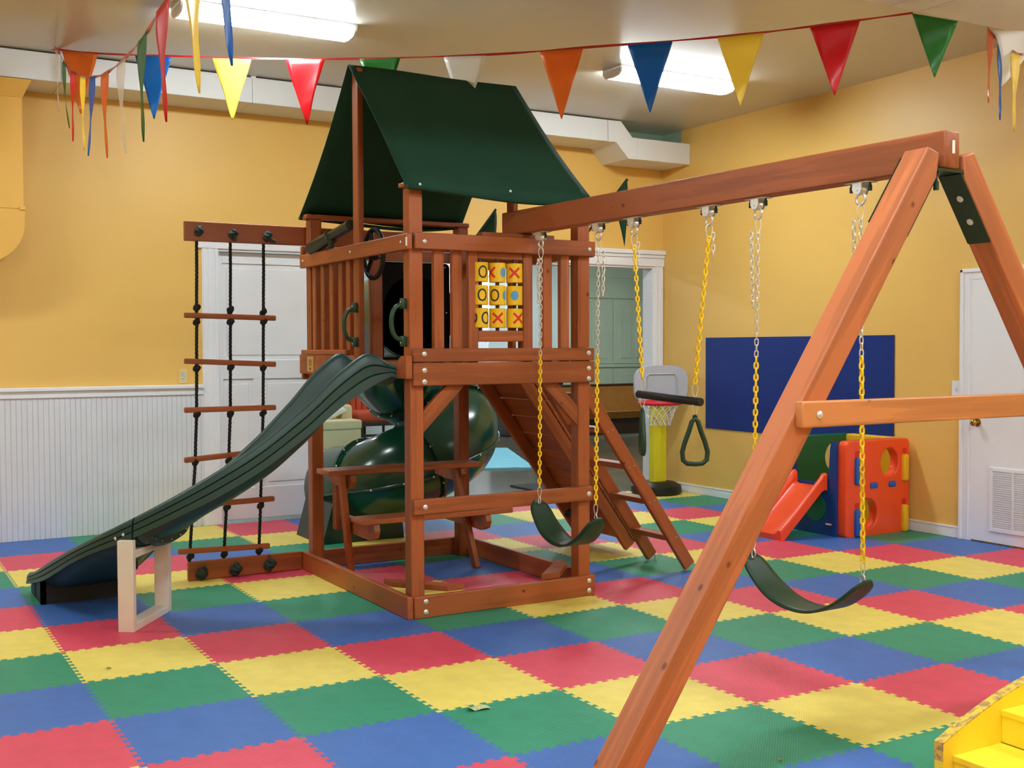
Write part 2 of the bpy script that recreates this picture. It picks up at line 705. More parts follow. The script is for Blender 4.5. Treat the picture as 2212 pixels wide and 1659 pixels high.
# sliding panel door
dd = thing('door_1', 'white sliding panel door behind the rope ladder', 'door', (2.36, YB + .06, 0))
dd['kind'] = 'structure'
del dd['category']
y0, y1 = YB + .045, YB + .085
DX0, DX1 = 1.89, 2.835
bm = B()
for (a0, a1, c0, c1) in ((DX0, 1.93, .02, 2.385), (2.755, DX1, .02, 2.385), (1.93, 2.755, 2.29, 2.385),
                         (1.93, 2.755, 1.27, 1.44), (1.93, 2.755, .02, .30), (2.20, 2.29, .30, 1.27)):
    box(bm, a0, a1, y0, y1, c0, c1, .004, 1)
part('door_frame', bm, 'white_paint', dd)
for (a0, a1, c0, c1) in ((1.93, 2.755, 1.44, 2.29), (1.93, 2.20, .30, 1.27), (2.29, 2.755, .30, 1.27)):
    bm = B()
    box(bm, a0, a1, y0 + .014, y1 - .006, c0, c1)
    box(bm, a0 + .04, a1 - .04, y0 + .006, y0 + .016, c0 + .04, c1 - .04, .006, 1)
    part('door_panel', bm, 'white_paint', dd)

# baseboards on right wall
bm = B()
box(bm, XR - .016, XR, -.094, YB - .02, 0, .085, .003)
box(bm, XR - .02, XR, -.094, YB - .02, .078, .092, .003)
struct('baseboard_right', bm, 'white_paint')
# right door
d2 = thing('door_2', 'white flat door with louvred vent in the right wall', 'door', (XR - .03, -.66, 0))
d2['kind'] = 'structure'
del d2['category']
bm = B()
box(bm, XR - .022, XR - .002, -1.14, -.205, .012, 2.06, .002)
part('door_leaf', bm, 'white_paint', d2)
bm = B()
for (ya, yb) in ((-.205, -.095), (-1.25, -1.14)):
    box(bm, XR - .022, XR, ya, yb, 0, 2.145, .003)
    box(bm, XR - .034, XR, ya + (.085 if ya > -1 else .0), yb - (0 if ya > -1 else .085), 0, 2.145, .003)
    box(bm, XR - .03, XR, ya + .02, ya + .04, 0, 2.08, .003)
box(bm, XR - .022, XR, -1.14, -.205, 2.062, 2.145, .003)
box(bm, XR - .034, XR, -1.25, -.095, 2.12, 2.148, .003)
part('door_casing', bm, 'white_paint', d2)
bm = B()
kx, ky, kz = XR - .022, -.26, .94
tube(bm, [(kx, ky, kz), (kx - .006, ky, kz)], .032, 18)
tube(bm, [(kx - .006, ky, kz), (kx - .03, ky, kz)], .012, 12)
tube(bm, [(kx - .03, ky, kz), (kx - .036, ky, kz), (kx - .048, ky, kz), (kx - .06, ky, kz), (kx - .068, ky, kz), (kx - .07, ky, kz)],
     [.014, .024, .029, .026, .016, .004], 18)
part('door_knob', bm, 'brass', d2, 40, label='brass round knob')
bm = B()
va, vb, vz0, vz1 = -1.0, -.375, .10, .60
for (a0, a1, c0, c1) in ((va, va + .03, vz0, vz1), (vb - .03, vb, vz0, vz1), (va + .03, vb - .03, vz0, vz0 + .03), (va + .03, vb - .03, vz1 - .03, vz1)):
    box(bm, XR - .034, XR - .02, a0, a1, c0, c1, .002, 1)
for q in (-.79, -.585):
    box(bm, XR - .033, XR - .02, q - .007, q + .007, vz0 + .03, vz1 - .03)
vg = part('vent_grille', bm, 'white_paint', d2)
bm = B()
box(bm, -.0055, .0055, va + .03, vb - .03, -.001, .001, M=Matrix.Rotation(math.radians(35), 4, 'Y'))
lv = finish(bm, 'louvre')
lv.materials.append(MATS['white_paint'])
z = vz0 + .04
while z < vz1 - .034:
    mk('louvre', lv, None, vg, Matrix.Translation((XR - .0275, 0, z)))
    z += .0165
bm = B()
box(bm, XR - .0215, XR - .0212, va + .03, vb - .03, vz0 + .03, vz1 - .03)
part('vent_back', bm, 'dark_cabinet', vg)

# blue painted board on the right wall
bm = B()
box(bm, XR - .012, XR - .001, .58, 3.03, .70, 1.635, .002)
tag(part('wall_board', bm, 'board_blue'), 'plain dark blue rectangular board on the yellow right wall', 'board')
# switch and outlet
sw = thing('light_switch', 'white switch plate beside the right door casing', 'switch', (XR, -.035, 1.2))
bm = B()
box(bm, XR - .008, XR - .001, -.085, -.005, 1.14, 1.262, .003)
part('switch_plate', bm, 'white_paint', sw)
bm = B()
box(bm, XR - .018, XR - .007, -.05, -.04, 1.185, 1.21, .002)
part('toggle', bm, 'white_paint', sw)
ot = thing('power_outlet', 'cream power outlet above the white chair rail', 'outlet', (1.565, YB, 1.3))
bm = B()
box(bm, 1.53, 1.605, YB - .007, YB - .001, 1.245, 1.365, .003)
part('outlet_plate', bm, 'cream_plastic', ot)
for zz in (1.282, 1.328):
    bm = B()
    box(bm, 1.55, 1.585, YB - .01, YB - .006, zz - .016, zz + .016, .006)
    s = part('socket', bm, 'bead_white', ot)
    bm = B()
    for q in (1.56, 1.574):
        box(bm, q - .002, q + .002, YB - .0106, YB - .0099, zz - .006, zz + .006)
    part('slot', bm, 'mark_black', s)

# ------------------------------------------------------------------ ducts
dy0, dy1 = 3.297, YB - .004
duct = thing('air_duct', 'long white boxed air duct along the back wall below ceiling', 'duct', (3.0, 3.53, 3.7))
segs = [(XL, -1.6), (-1.6, .55), (.55, 2.06), (2.06, 3.6), (3.6, 5.70)]
for a, b_ in segs:
    bm = B()
    box(bm, a + .0015, b_ - .0015, dy0, dy1, 3.605, ZC - .012, .003, 1)
    part('duct_section', bm, 'duct_white', duct)
bm = B()
pts = [(5.702, 3.605), (5.80, 3.605), (5.955, 3.452), (6.06, 3.452), (6.06, 3.668), (6.0, 3.668), (5.86, ZC - .012), (5.702, ZC - .012)]
prism(bm, [(p[0], dy0, p[1]) for p in pts], (0, dy1 - dy0, 0))
part('duct_elbow', bm, 'duct_white', duct)
bm = B()
box(bm, 6.063, XR - .002, dy0, dy1, 3.452, 3.668, .003, 1)
part('duct_section', bm, 'duct_white', duct)
for xq in (.55, 2.06, -1.6, 3.6):
    bm = B()
    box(bm, xq - .012, xq + .03, dy0 - .004, dy0 + .02, ZC - .02, ZC - .001, .002, 1)
    part('hanger_strap', bm, 'duct_white', duct)
# painted drop duct at the left
dp = thing('drop_duct', 'yellow painted vertical duct with curved boot on the left wall end', 'duct', (-.2, 3.5, 3.0))
Y0, Y1 = 3.30, YB - .003
bm = B()
prism(bm, [(-.95, Y0 + .06, 3.47), (.275, Y0 + .06, 3.47), (.335, Y0 - .0, 3.6), (-1.0, Y0 - .0, 3.6)], (0, Y1 - Y0 - .07, 0))
part('duct_collar', bm, 'duct_yellow', dp)
bm = B()
box(bm, -.95, .272, Y0 + .06, Y1, 2.62, 3.47, .003, 1)
part('duct_trunk', bm, 'duct_yellow', dp)
bm = B()
pts = [(.276, 2.618)]
for k in range(13):
    a = math.radians(90 * k / 12)
    pts.append((-.16 + .436 * math.cos(a), 2.50 - .34 * math.sin(a)))
pts += [(-.95, 2.16), (-.95, 2.618)]
prism(bm, [(p[0], Y0 + .055, p[1]) for p in pts], (0, Y1 - Y0 - .06, 0))
part('duct_boot', bm, 'duct_yellow', dp, 30)
bm = B()
box(bm, .24, .282, Y0 + .045, Y0 + .06, 2.61, 2.64, .002, 1)
part('joint_clip', bm, 'duct_yellow', dp)
# near overhead duct
nd = thing('ceiling_duct', 'broad pale duct crossing the ceiling at upper right', 'duct', (4.5, -2.0, 3.6))
for a, b_ in ((-1.0, 1.0), (1.0, 2.8), (2.8, 4.19), (4.19, 4.42), (4.42, 6.0), (6.0, XR - .003)):
    bm = B()
    box(bm, a + .0015, b_ - .0015, -2.35, -1.6, 3.455, ZC - .003, .004, 1)
    part('duct_section', bm, 'duct_white', nd)

# ------------------------------------------------------------------ lamps
def lamp(x, y, z, label, mat='lamp_glow', L=1.24):
    t = thing('fluorescent_lamp', label, 'lamp', (x, y, z), 'fluorescent ceiling lamps')
    bm = B()
    box(bm, x - L / 2, x + L / 2, y - .125, y + .125, z - .018, z - .001)
    part('lamp_pan', bm, 'white_paint', t)
    bm = B()
    prof = [(-.125, -.02), (-.12, -.05), (-.085, -.078), (0, -.086), (.085, -.078), (.12, -.05), (.125, -.02)]
    prism(bm, [(x - L / 2 + .02, y + p, z + q) for p, q in prof], (L - .04, 0, 0))
    part('diffuser', bm, mat, t, 40)
    for s in (-1, 1):
        bm = B()
        x0 = x + s * (L / 2 - .01)
        prism(bm, [(x0 - .009, y + p * 1.03, z + q * 1.03 + .001) for p, q in prof], (.018, 0, 0))
        part('end_cap', bm, 'white_paint', t)
    return t


lamp(5.14, 1.57, ZC, 'bright fluorescent lamp on the ceiling above the blue pennant')
lamp(1.62, 1.57, ZC, 'bright fluorescent lamp at the upper left above the yellow pennant')
lamp(-1.9, 1.57, ZC, 'fluorescent lamp on the ceiling beyond the left edge')
for k, (lx, ly) in enumerate(((1.62, -3.6), (5.14, -3.6), (-1.9, -3.6))):
    lamp(lx, ly, ZC, ('fluorescent lamp over the swings', 'fluorescent lamp over the right side', 'fluorescent lamp over the left side')[k] + ' outside the picture')
for k, (lx, ly) in enumerate(((1.62, -6.6), (-1.9, -6.6), (5.14, -6.6))):
    lamp(lx, ly, ZC, ('fluorescent lamp behind the camera', 'fluorescent lamp behind the camera at left', 'fluorescent lamp behind the camera at right')[k] + ' outside the picture')

# =================================================================== NEXT ROOM
FX0, FX1, FY0, FY1, FZ = -.5, 13.6, YB + .15, 12.0, 3.25
bm = B()
box(bm, FX0, FX1, YB, FY1, -.06, -.014)
struct('floor_next_room', bm, 'far_floor')
bm = B()
box(bm, FX0, FX1, FY1, FY1 + .1, -.06, FZ)
struct('wall_next_room_back', bm, 'far_wall')
bm = B()
box(bm, FX1, FX1 + .1, FY0 - .1, FY1, -.06, FZ)
box(bm, XR + .15, FX1, FY0 - .1, FY0, -.06, FZ)
struct('wall_next_room_right', bm, 'far_green')
bm = B()
box(bm, FX0 - .1, FX0, FY0, FY1, -.06, FZ)
struct('wall_next_room_left', bm, 'far_wall')
bm = B()
box(bm, FX0, FX1, FY0, FY1, FZ, FZ + .06)
struct('ceiling_next_room', bm, 'far_ceiling')
for k, (lx, ly) in enumerate(((8.5, 10.9), (3.6, 6.6), (3.6, 10.2), (7.6, 6.4), (10.6, 8.6))):  # only the first is seen; the rest are added to light this room
    lamp(lx, ly, FZ, ('fluorescent lamp glimpsed between the tower slats in the next room', 'added unseen fluorescent lamp near the doorway in the next room',
                      'added unseen fluorescent lamp at the back left of the next room', 'added unseen fluorescent lamp over the blue rug in the next room', 'added unseen fluorescent lamp in front of the pew in the next room')[k], 'lamp_glow_far')  # the lamp by the pew is added to brighten the green cabinets

# green built-in cabinets
gc = thing('wall_cabinet', 'tall pale green panelled built-in cabinet behind the wooden pew', 'cabinet', (11.8, 11.8, 0))
bm = B()
box(bm, 10.7, 13.58, 11.62, 11.99, 0, 3.22)
part('carcass', bm, 'far_green', gc)
bm = B()
box(bm, 10.7, 13.58, 11.585, 11.62, 2.47, 2.51, .006, 1)
box(bm, 10.7, 13.58, 11.585, 11.62, 1.16, 1.21, .006, 1)
box(bm, 10.7, 13.58, 11.60, 11.62, 2.86, 2.88, .004, 1)
part('moulding', bm, 'far_green', gc)
for xq in (10.72, 11.66, 12.62):
    for (c0, c1) in ((1.23, 2.45), (.1, 1.14)):
        bm = B()
        box(bm, xq + .01, xq + .92, 11.60, 11.62, c0, c1, .003, 1)
        d = part('cabinet_door', bm, 'far_green', gc)
        bm = B()
        box(bm, xq + .14, xq + .42, 11.592, 11.602, c0 + .1, c1 - .1, .006, 1)
        box(bm, xq + .52, xq + .80, 11.592, 11.602, c0 + .1, c1 - .1, .006, 1)
        part('raised_panel', bm, 'far_green', d)
# white fluted column
bm = B()
box(bm, 8.6, 8.9, 11.5, 11.98, 0, 3.2)
for k in range(7):
    q = 8.62 + k * .04
    tube(bm, [(q + .01, 11.5, .2), (q + .01, 11.5, 3.1)], .014, 8)
box(bm, 8.58, 8.92, 11.48, 11.99, 0, .18, .004)
tag(part('fluted_column', bm, 'white_paint', None, 40), 'white fluted pilaster in the next room behind the spiral slide', 'column')
# dark cabinet / fireplace surround
fc = thing('low_cabinet', 'low dark wooden cabinet beside the white pilaster', 'cabinet', (9.6, 11.4, 0))
bm = B()
box(bm, 8.95, 9.35, 11.0, 11.6, 0, 1.15, .01)
part('cabinet_body', bm, 'dark_cabinet', fc)
bm = B()
for (a0, a1, c0, c1) in ((9.36, 9.46, 0, 1.1), (10.1, 10.2, 0, 1.1), (9.46, 10.1, .9, 1.1), (9.46, 10.1, 0, .12), (9.46, 10.1, .1, .22)):
    box(bm, a0, a1, 11.1, 11.6, c0, c1, .006, 1)
part('cabinet_frame', bm, 'dark_wood', fc)
bm = B()
box(bm, 9.46, 10.1, 11.5, 11.56, .2, .92)
part('cabinet_back', bm, 'black_plastic', fc)
bm = B()
box(bm, 9.5, 9.72, 11.3, 11.32, .24, .5, .004)
tag(part('framed_card', bm, 'paper_white'), 'small white card inside the low dark cabinet', 'card')
# pew
pw = thing('church_pew', 'wooden pew with gold upholstery in front of green cabinets', 'bench', (10.9, 10.3, 0))
bm = B()
prism(bm, [(9.7, 10.05, .30), (9.7, 10.55, .30), (9.7, 10.55, .40), (9.7, 10.0, .42)], (2.6, 0, 0))
part('seat', bm, 'gold_velvet', pw, 30)
bm = B()
prism(bm, [(9.7, 10.5, .40), (9.7, 10.58, .40), (9.7, 10.68, .86), (9.7, 10.62, .86)], (2.6, 0, 0))
part('backrest', bm, 'gold_velvet', pw, 30)
bm = B()
box(bm, 9.68, 12.32, 10.6, 10.7, .85, .885, .01)
part('top_rail', bm, 'dark_wood', pw)
for q in (9.66, 12.3):
    bm = B()
    prism(bm, [(q, 10.0, 0), (q, 10.6, 0), (q, 10.72, .9), (q, 10.6, .9), (q, 10.45, .58), (q, 10.02, .56)], (.05, 0, 0))
    part('pew_end', bm, 'dark_wood', pw)
bm = B()
box(bm, 9.7, 12.3, 10.1, 10.16, 0.02, .3)
part('apron', bm, 'dark_wood', pw)
# rug, mat
A = Vector((6.66, 6.3, 0))
u_, v_ = Vector((-.92, .39, 0)), Vector((.39, .92, 0))
bm = B()
n = 24
gr = [[bm.verts.new(A + u_ * (2.9 * i / n) + v_ * (2.9 * j / n) + Vector((0, 0, .004 + .006 * random.random()))) for j in range(n + 1)] for i in range(n + 1)]
for i in range(n):
    for j in range(n):
        bm.faces.new((gr[i][j], gr[i + 1][j], gr[i + 1][j + 1], gr[i][j + 1]))
ext = bmesh.ops.extrude_face_region(bm, geom=bm.faces[:])
for v in ext['geom']:
    if isinstance(v, bmesh.types.BMVert):
        v.co.z = -.013
tag(part('area_rug', bm, 'rug_blue', None, 60), 'light blue shag rug on the floor of the next room', 'rug')
bm = B()
box(bm, 5.45, 6.45, 4.2, 4.85, -.013, .004, .003, 1)
tag(part('door_mat', bm, 'mat_dark'), 'dark grey mat on the vinyl floor just past the foam tiles', 'mat')
# beige armchair with ottoman front
ac = thing('armchair', 'beige upholstered armchair with a white pillow in the next room', 'armchair', (5.5, 10.5, 0))
bm = B()
box(bm, 5.22, 5.86, 10.1, 10.8, 0.0, .30, .015)
part('base', bm, 'beige_fabric', ac)
bm = B()
box(bm, 5.21, 5.87, 10.08, 10.8, .30, .445, .03, 3)
part('seat_cushion', bm, 'beige_fabric', ac, 40)
bm = B()
box(bm, 5.68, 5.87, 10.45, 11.1, .2, .66, .05, 3)
part('armrest', bm, 'beige_fabric', ac, 40)
bm = B()
box(bm, 5.0, 5.2, 10.45, 11.1, .2, .66, .05, 3)
part('armrest', bm, 'beige_fabric', ac, 40)
bm = B()
box(bm, 5.1, 5.75, 10.95, 11.15, .2, .98, .06, 3)
part('backrest', bm, 'beige_fabric', ac, 40)


def pillow(bm, c, w, h, d, M):
    n = 10
    for side in (1, -1):
        g = []
        for i in range(n + 1):
            row = []
            for j in range(n + 1):
                a, b = -1 + 2 * i / n, -1 + 2 * j / n
                th = d * max(0, (1 - a ** 4) * (1 - b ** 4)) ** .5
                row.append(bm.verts.new(c + M @ Vector((a * w, side * th, b * h))))
            g.append(row)
        for i in range(n):
            for j in range(n):
                bm.faces.new((g[i][j], g[i + 1][j], g[i + 1][j + 1], g[i][j + 1]))
    bmesh.ops.remove_doubles(bm, verts=bm.verts, dist=1e-4)


bm = B()
pillow(bm, Vector((5.5, 10.52, .575)), .23, .15, .07, Matrix.Rotation(math.radians(-25), 3, 'Y') @ Matrix.Rotation(math.radians(-40), 3, 'X'))
tag(part('throw_pillow', bm, 'pillow_white', None, 60), 'white throw pillow leaning in the beige armchair', 'pillow')
# orange chair
oc = thing('side_chair', 'orange velvet channel-back chair with dark wooden legs', 'chair', (6.4, 10.8, 0))
bm = B()
box(bm, 6.0, 6.72, 10.55, 11.15, .36, .54, .06, 3)
part('seat', bm, 'orange_velvet', oc, 40)
for k in range(7):
    bm = B()
    q = 6.06 + k * .1
    tube(bm, [(q, 11.17, .45), (q, 11.2, .8), (q, 11.25, 1.15), (q, 11.26, 1.2)], [.055, .057, .056, .03], 10)
    part('back_channel', bm, 'orange_velvet', oc, 60)
bm = B()
box(bm, 6.0, 6.72, 10.58, 11.15, .30, .37, .01)
part('seat_rail', bm, 'dark_wood', oc)
for (q, r_) in ((6.03, 10.6), (6.68, 10.6), (6.03, 11.12), (6.68, 11.12)):
    bm = B()
    tube(bm, [(q, r_, -.014), (q, r_, .33)], [.018, .026], 8)
    part('leg', bm, 'dark_wood', oc, 40)
bm = B()
box(bm, 6.03, 6.68, 10.585, 10.615, .13, .17, .004)
part('stretcher', bm, 'dark_wood', oc)
# stained glass screen
sg = thing('folding_screen', 'stained glass panel screen in red and amber behind armchair', 'screen', (6.0, 11.5, 0))
for k in range(6):
    x0 = 5.5 + k * .17
    bm = B()
    for (a0, a1) in ((x0, x0 + .025), (x0 + .145, x0 + .17)):
        box(bm, a0, a1, 11.48, 11.52, 0, 1.7)
    for zz in (.05, .55, 1.0, 1.66):
        box(bm, x0 + .025, x0 + .145, 11.485, 11.515, zz, zz + .03)
    fr_ = part('panel_frame', bm, 'dark_wood', sg)
    for q, (z0, z1) in enumerate(((.08, .55), (.58, 1.0), (1.03, 1.66))):
        bm = B()
        box(bm, x0 + .025, x0 + .145, 11.495, 11.505, z0, z1)
        part('pane', bm, ('glass_red', 'far_wall', 'glass_amber', 'glass_red', 'glass_green', 'glass_amber')[(k * 2 + q) % 6], fr_)

# =================================================================== PLAY TOWER
X0, X1, F, R_ = 1.79, 3.063, -.305, 1.446
t = .038
TW = thing('play_tower', 'tall cedar play tower with green canopy roof', 'play tower', (2.43, .57, 0))
PX = ((1.828, 1.912), (2.967, 3.053))
PY = ((-.267, -.181), (1.322, 1.408))
for (xa, xb) in PX:
    for (ya, yb) in PY:
        bx('corner_post', xa, xb, ya, yb, 0, 2.446 if ya < 0 else 2.424, TW, axis='z')
# base boards
bx('base_board', 1.83, X1, F, F + t, 0, .126, TW)
bx('base_board', 1.80, X1, R_ - t, R_, 0, .126, TW)
bx('base_board', X0, X0 + t, F + .01, R_, 0, .128, TW, axis='y')
bx('base_board', X1 - t + .03, X1 + .03, F + t + .002, R_ - t - .002, 0, .126, TW, axis='y')
# corner seats of the sandbox
def corner_board(name, a, b, c, d, z0, th):
    bm = B()
    prism(bm, [(p[0], p[1], z0) for p in (a, b, c, d)], (0, 0, th))
    o = part(name, bm, WOOD, TW)
corner_board('corner_seat', (2.70, -.262), (2.83, -.262), (3.05, -.02), (3.05, .11), .128, .032)
corner_board('corner_seat', (1.832, .13), (1.832, .02), (2.06, -.262), (2.17, -.262), .128, .032)
# front rails
bx('front_rail', 1.83, 3.05, F, F + t, .592, .68, TW)
bx('deck_fascia', 1.832, X1, F, F + t, 1.325, 1.455, TW)
bx('deck_fascia', 1.832, X1, F, F + t, 1.459, 1.537, TW)
bx('front_rail', 1.84, X1, F - .012, F + t, 2.097, 2.19, TW)
for xq in (1.90, 3.02):
    for zq in (.035, .095):
        bolt((xq, F, zq), (0, -1, 0), TW)
    bolt((xq, F, .635), (0, -1, 0), TW)
    for zq in (1.348, 1.412, 1.505):
        bolt((xq, F, zq), (0, -1, 0), TW)
    bolt((xq, F - .012, 2.14), (0, -1, 0), TW, .8)
# left side fascia with the notch for the slide
bm = B()
prof = [(F + .01, 1.367), (R_, 1.367), (R_, 1.495), (.46, 1.495), (.42, 1.43), (-.17, 1.43), (-.2, 1.48), (-.235, 1.495), (F + .01, 1.495)]
prism(bm, [(X0, p, q) for p, q in prof], (t, 0, 0))
bm.faces.ensure_lookup_table()
o = part('deck_fascia', bm, WOOD, TW)
bx('deck_rail', X0 + .002, X0 + t, .62, R_ - .02, 1.497, 1.53, TW, axis='y')
bx('side_rail', X0, X0 + t, F - .005, 1.432, 2.092, 2.182, TW, axis='y')
for yq in (-.235, .515, 1.365):
    bolt((X0, yq, 2.137), (-1, 0, 0), TW, .55)
bx('end_tag', X0 - .002, X0 + .004, F - .007, F + .006, 2.11, 2.16, TW, 'paper_white', axis='z', bev=.001)
bm = B()
box(bm, X0 - .004, X0, 1.172, 1.29, 1.382, 1.482, .002, 1)
pq = part('warning_plaque', bm, 'plaque', TW, label='small tan warning plaque')
for k, zq in enumerate((1.462, 1.453, 1.444, 1.435, 1.426)):
    bm = B()
    box(bm, X0 - .0046, X0 - .004, 1.20, 1.262 - .008 * (k % 2), zq - .0016, zq + .0016)
    part('print_line', bm, 'mark_black', pq)
bm = B()
prism(bm, [(X0 - .0046, 1.21, 1.395), (X0 - .0046, 1.25, 1.395), (X0 - .0046, 1.23, 1.414)], (.0006, 0, 0))
part('warning_triangle', bm, 'mark_black', pq)
# left slats
for yq in (1.262, 1.105, .945, .785, .655):
    bx('slat', X0 + t, X0 + 2 * t, yq - .032, yq + .032, 1.44, 2.12, TW, axis='z')
# ridge posts
bx('ridge_post', X0 + t, X0 + 2 * t, .47, .56, 1.37, 3.272, TW, axis='z')
bx('ridge_post', 2.94, 2.978, .47, .56, 2.1, 3.25, TW, axis='z')
# rear, right rails
bx('rear_rail', 1.80, X1, R_ - t, R_, 2.165, 2.245, TW)
bx('rear_post', 2.29, 2.385, 1.37, 1.408, 1.37, 2.25, TW, axis='z')
bx('rear_fascia', 1.80, X1, R_ - t, R_, 1.325, 1.455, TW)
for xq in (1.965, 2.075):
    bx('slat', xq - .03, xq + .03, 1.37, 1.408, 1.44, 2.17, TW, axis='z')
bx('side_rail', X1 - .01, X1 + .028, F + t, R_, 2.097, 2.19, TW, axis='y')
bx('deck_fascia', X1 - .01, X1 + .028, F + t, R_ - t, 1.325, 1.455, TW, axis='y')
for yq in (-.1, .06):
    pass
for yq in (.52, .66):
    bx('slat', X1 - .045, X1 - .01, yq - .032, yq + .032, 1.44, 2.12, TW, axis='z')
# eave boards below the canopy
bx('eave_board', 1.80, 3.04, F + .045, F + .125, 2.447, 2.472, TW)
bx('eave_board', 1.80, 3.06, 1.315, 1.405, 2.425, 2.457, TW)
bx('ridge_board', 1.87, 2.94, .496, .534, 3.19, 3.262, TW)
# deck planks
nP = 12
for k in range(nP):
    ya = F + t + .003 + k * ((R_ - F - 2 * t) / nP)
    bx('deck_plank', 1.83, 3.05, ya, ya + (R_ - F - 2 * t) / nP - .006, 1.425, 1.455, TW, bev=.003)
# front balusters
for (xa, xb) in ((1.982, 2.047), (2.1, 2.164), (2.206, 2.27), (2.577, 2.642), (2.716, 2.78), (2.84, 2.904)):
    bx('slat', xa, xb, F + t, F + 2 * t, 1.40, 2.12, TW, WOODL if xa > 2.8 else WOOD, axis='z')
# knee braces
board('knee_brace', (1.88, F + .065, 1.08), (2.15, F + .065, 1.35), t, .088, TW)
board('knee_brace', (3.01, F + .065, 1.075), (2.74, F + .065, 1.35), t, .088, TW)
board('knee_brace', (1.925, 1.375, 1.125), (2.135, 1.375, 1.335), t, .088, TW)
# tic-tac-toe panel
bx('panel_rail', 2.27, 2.577, F + t + .002, F + 2 * t, 1.575, 1.64, TW)
bx('panel_rail', 2.27, 2.577, F + t + .002, F + 2 * t, 2.06, 2.10, TW)
tp = part('game_panel', (lambda b: (tube(b, [(2.293, F + .06, 1.63), (2.293, F + .06, 2.07)], .012, 8), tube(b, [(2.4095, F + .06, 1.63), (2.4095, F + .06, 2.07)], .012, 8), tube(b, [(2.526, F + .06, 1.63), (2.526, F + .06, 2.07)], .012, 8), b)[-1])(B()),
          'dark_wood', TW, 40, label='three rods of yellow noughts and crosses cylinders')
RC = .049


def on_cyl(cx, cy, cz, a, h, r):
    return (cx + r * math.cos(a), cy + r * math.sin(a), cz + h)


def mark(kind, cx, cz, ang, mat):
    """flat print that follows the cylinder's side"""
    cy = F + .06
    bm = B()
    r0 = RC + .0012
    def strip(pts, wdt):
        prev = None
        for i, (s, h) in enumerate(pts):
            s0, h0 = pts[max(0, i - 1)]
            s1, h1 = pts[min(len(pts) - 1, i + 1)]
            dx, dz = s1 - s0, h1 - h0
            L = math.hypot(dx, dz) or 1
            nx, nz = -dz / L * wdt / 2, dx / L * wdt / 2
            a = bm.verts.new(on_cyl(cx, cy, cz, ang + (s + nx) / RC, h + nz, r0))
            b = bm.verts.new(on_cyl(cx, cy, cz, ang + (s - nx) / RC, h - nz, r0))
            if prev:
                bm.faces.new((prev[0], prev[1], b, a))
            prev = (a, b)
    if kind == 'X':
        for sg_ in (1, -1):
            strip([(-.03 + .06 * k / 8, sg_ * (-.03 + .06 * k / 8)) for k in range(9)], .0135)
    elif kind == 'O':
        strip([(.024 * math.cos(2 * PI * k / 24), .032 * math.sin(2 * PI * k / 24)) for k in range(25)], .0095)
    else:
        c0 = bm.verts.new(on_cyl(cx, cy, cz, ang, 0, r0))
        prev = None
        for q in (.35, .7, 1.0):
            ring = [bm.verts.new(on_cyl(cx, cy, cz, ang + q * .024 * math.cos(2 * PI * k / 16) / RC, q * .028 * math.sin(2 * PI * k / 16), r0)) for k in range(16)]
            for k in range(16):
                if prev:
                    bm.faces.new((prev[k], ring[k], ring[(k + 1) % 16], prev[(k + 1) % 16]))
                else:
                    bm.faces.new((c0, ring[k], ring[(k + 1) % 16]))
            prev = ring
    return bm, mat


camang = math.atan2(-6.096 + .25, -.907 - 2.41)
bm = B()
tube(bm, [(0, 0, -.057), (0, 0, -.054), (0, 0, .054), (0, 0, .057)], [RC - .003, RC, RC, RC - .003], 28)
cylm = finish(bm, 'game_cylinder', 40)
cylm.materials.append(MATS['ttt_yellow'])
GRID = [[[('O', .4)], [('X', -.9), ('D', .85)], [('X', .0)]],
        [[('O', .3)], [('O', -.35), ('D', 1.15)], [('D', .05)]],
        [[('O', .75), ('O', -.9)], [('X', .05)], [('X', .5)]]]
for r_ in range(3):
    for c in range(3):
        cx, cz = 2.293 + .1165 * c, 1.982 - .134 * r_
        cy_ = mk('game_cylinder', cylm, None, TW, Matrix.Translation((cx, F + .06, cz)))
        for kd, da in GRID[r_][c]:
            b_, m_ = mark(kd, cx, cz, camang + da, {'X': 'mark_red', 'O': 'mark_black', 'D': 'mark_blue'}[kd])
            part('printed_mark', b_, m_, cy_)
# canopy
bm = B()
prof = []
nn = 10
FE, RE, RG = (-.328, 2.435), (1.415, 2.45), (.515, 3.292)
for k in range(nn + 1):
    s = k / nn
    sag = .012 * math.sin(PI * s)
    prof.append((FE[0] + (RG[0] - FE[0]) * s, FE[1] + (RG[1] - FE[1]) * s - sag))
for k in range(1, nn + 1):
    s = k / nn
    sag = .012 * math.sin(PI * s)
    prof.append((RG[0] + (RE[0] - RG[0]) * s, RG[1] + (RE[1] - RG[1]) * s - sag))
nx = 16
rows = []
for i in range(nx + 1):
    s = i / nx
    row = []
    for k, (y, z) in enumerate(prof):
        e = abs(k - nn) / nn                     # 0 ridge, 1 eave
        xa = 1.785 - .0 * e
        xb = 2.99 + .055 * e
        x = xa + (xb - xa) * s
        bow = .016 * math.sin(PI * e) * (1 - 2 * s)    # side edges bow inwards
        hang = -.04 * math.sin(PI * s ** 1.5) * (e ** 6)
        row.append(bm.verts.new((x + bow, y, z + hang + .004 * math.sin(7 * s + 5 * e))))
    rows.append(row)
for i in range(nx):
    for k in range(len(prof) - 1):
        bm.faces.new((rows[i][k], rows[i + 1][k], rows[i + 1][k + 1], rows[i][k + 1]))
cn = part('canopy', bm, 'canopy_green', TW, 60, label='dark green fabric canopy')
md = cn.modifiers.new('thick', 'SOLIDIFY')
md.thickness = .004
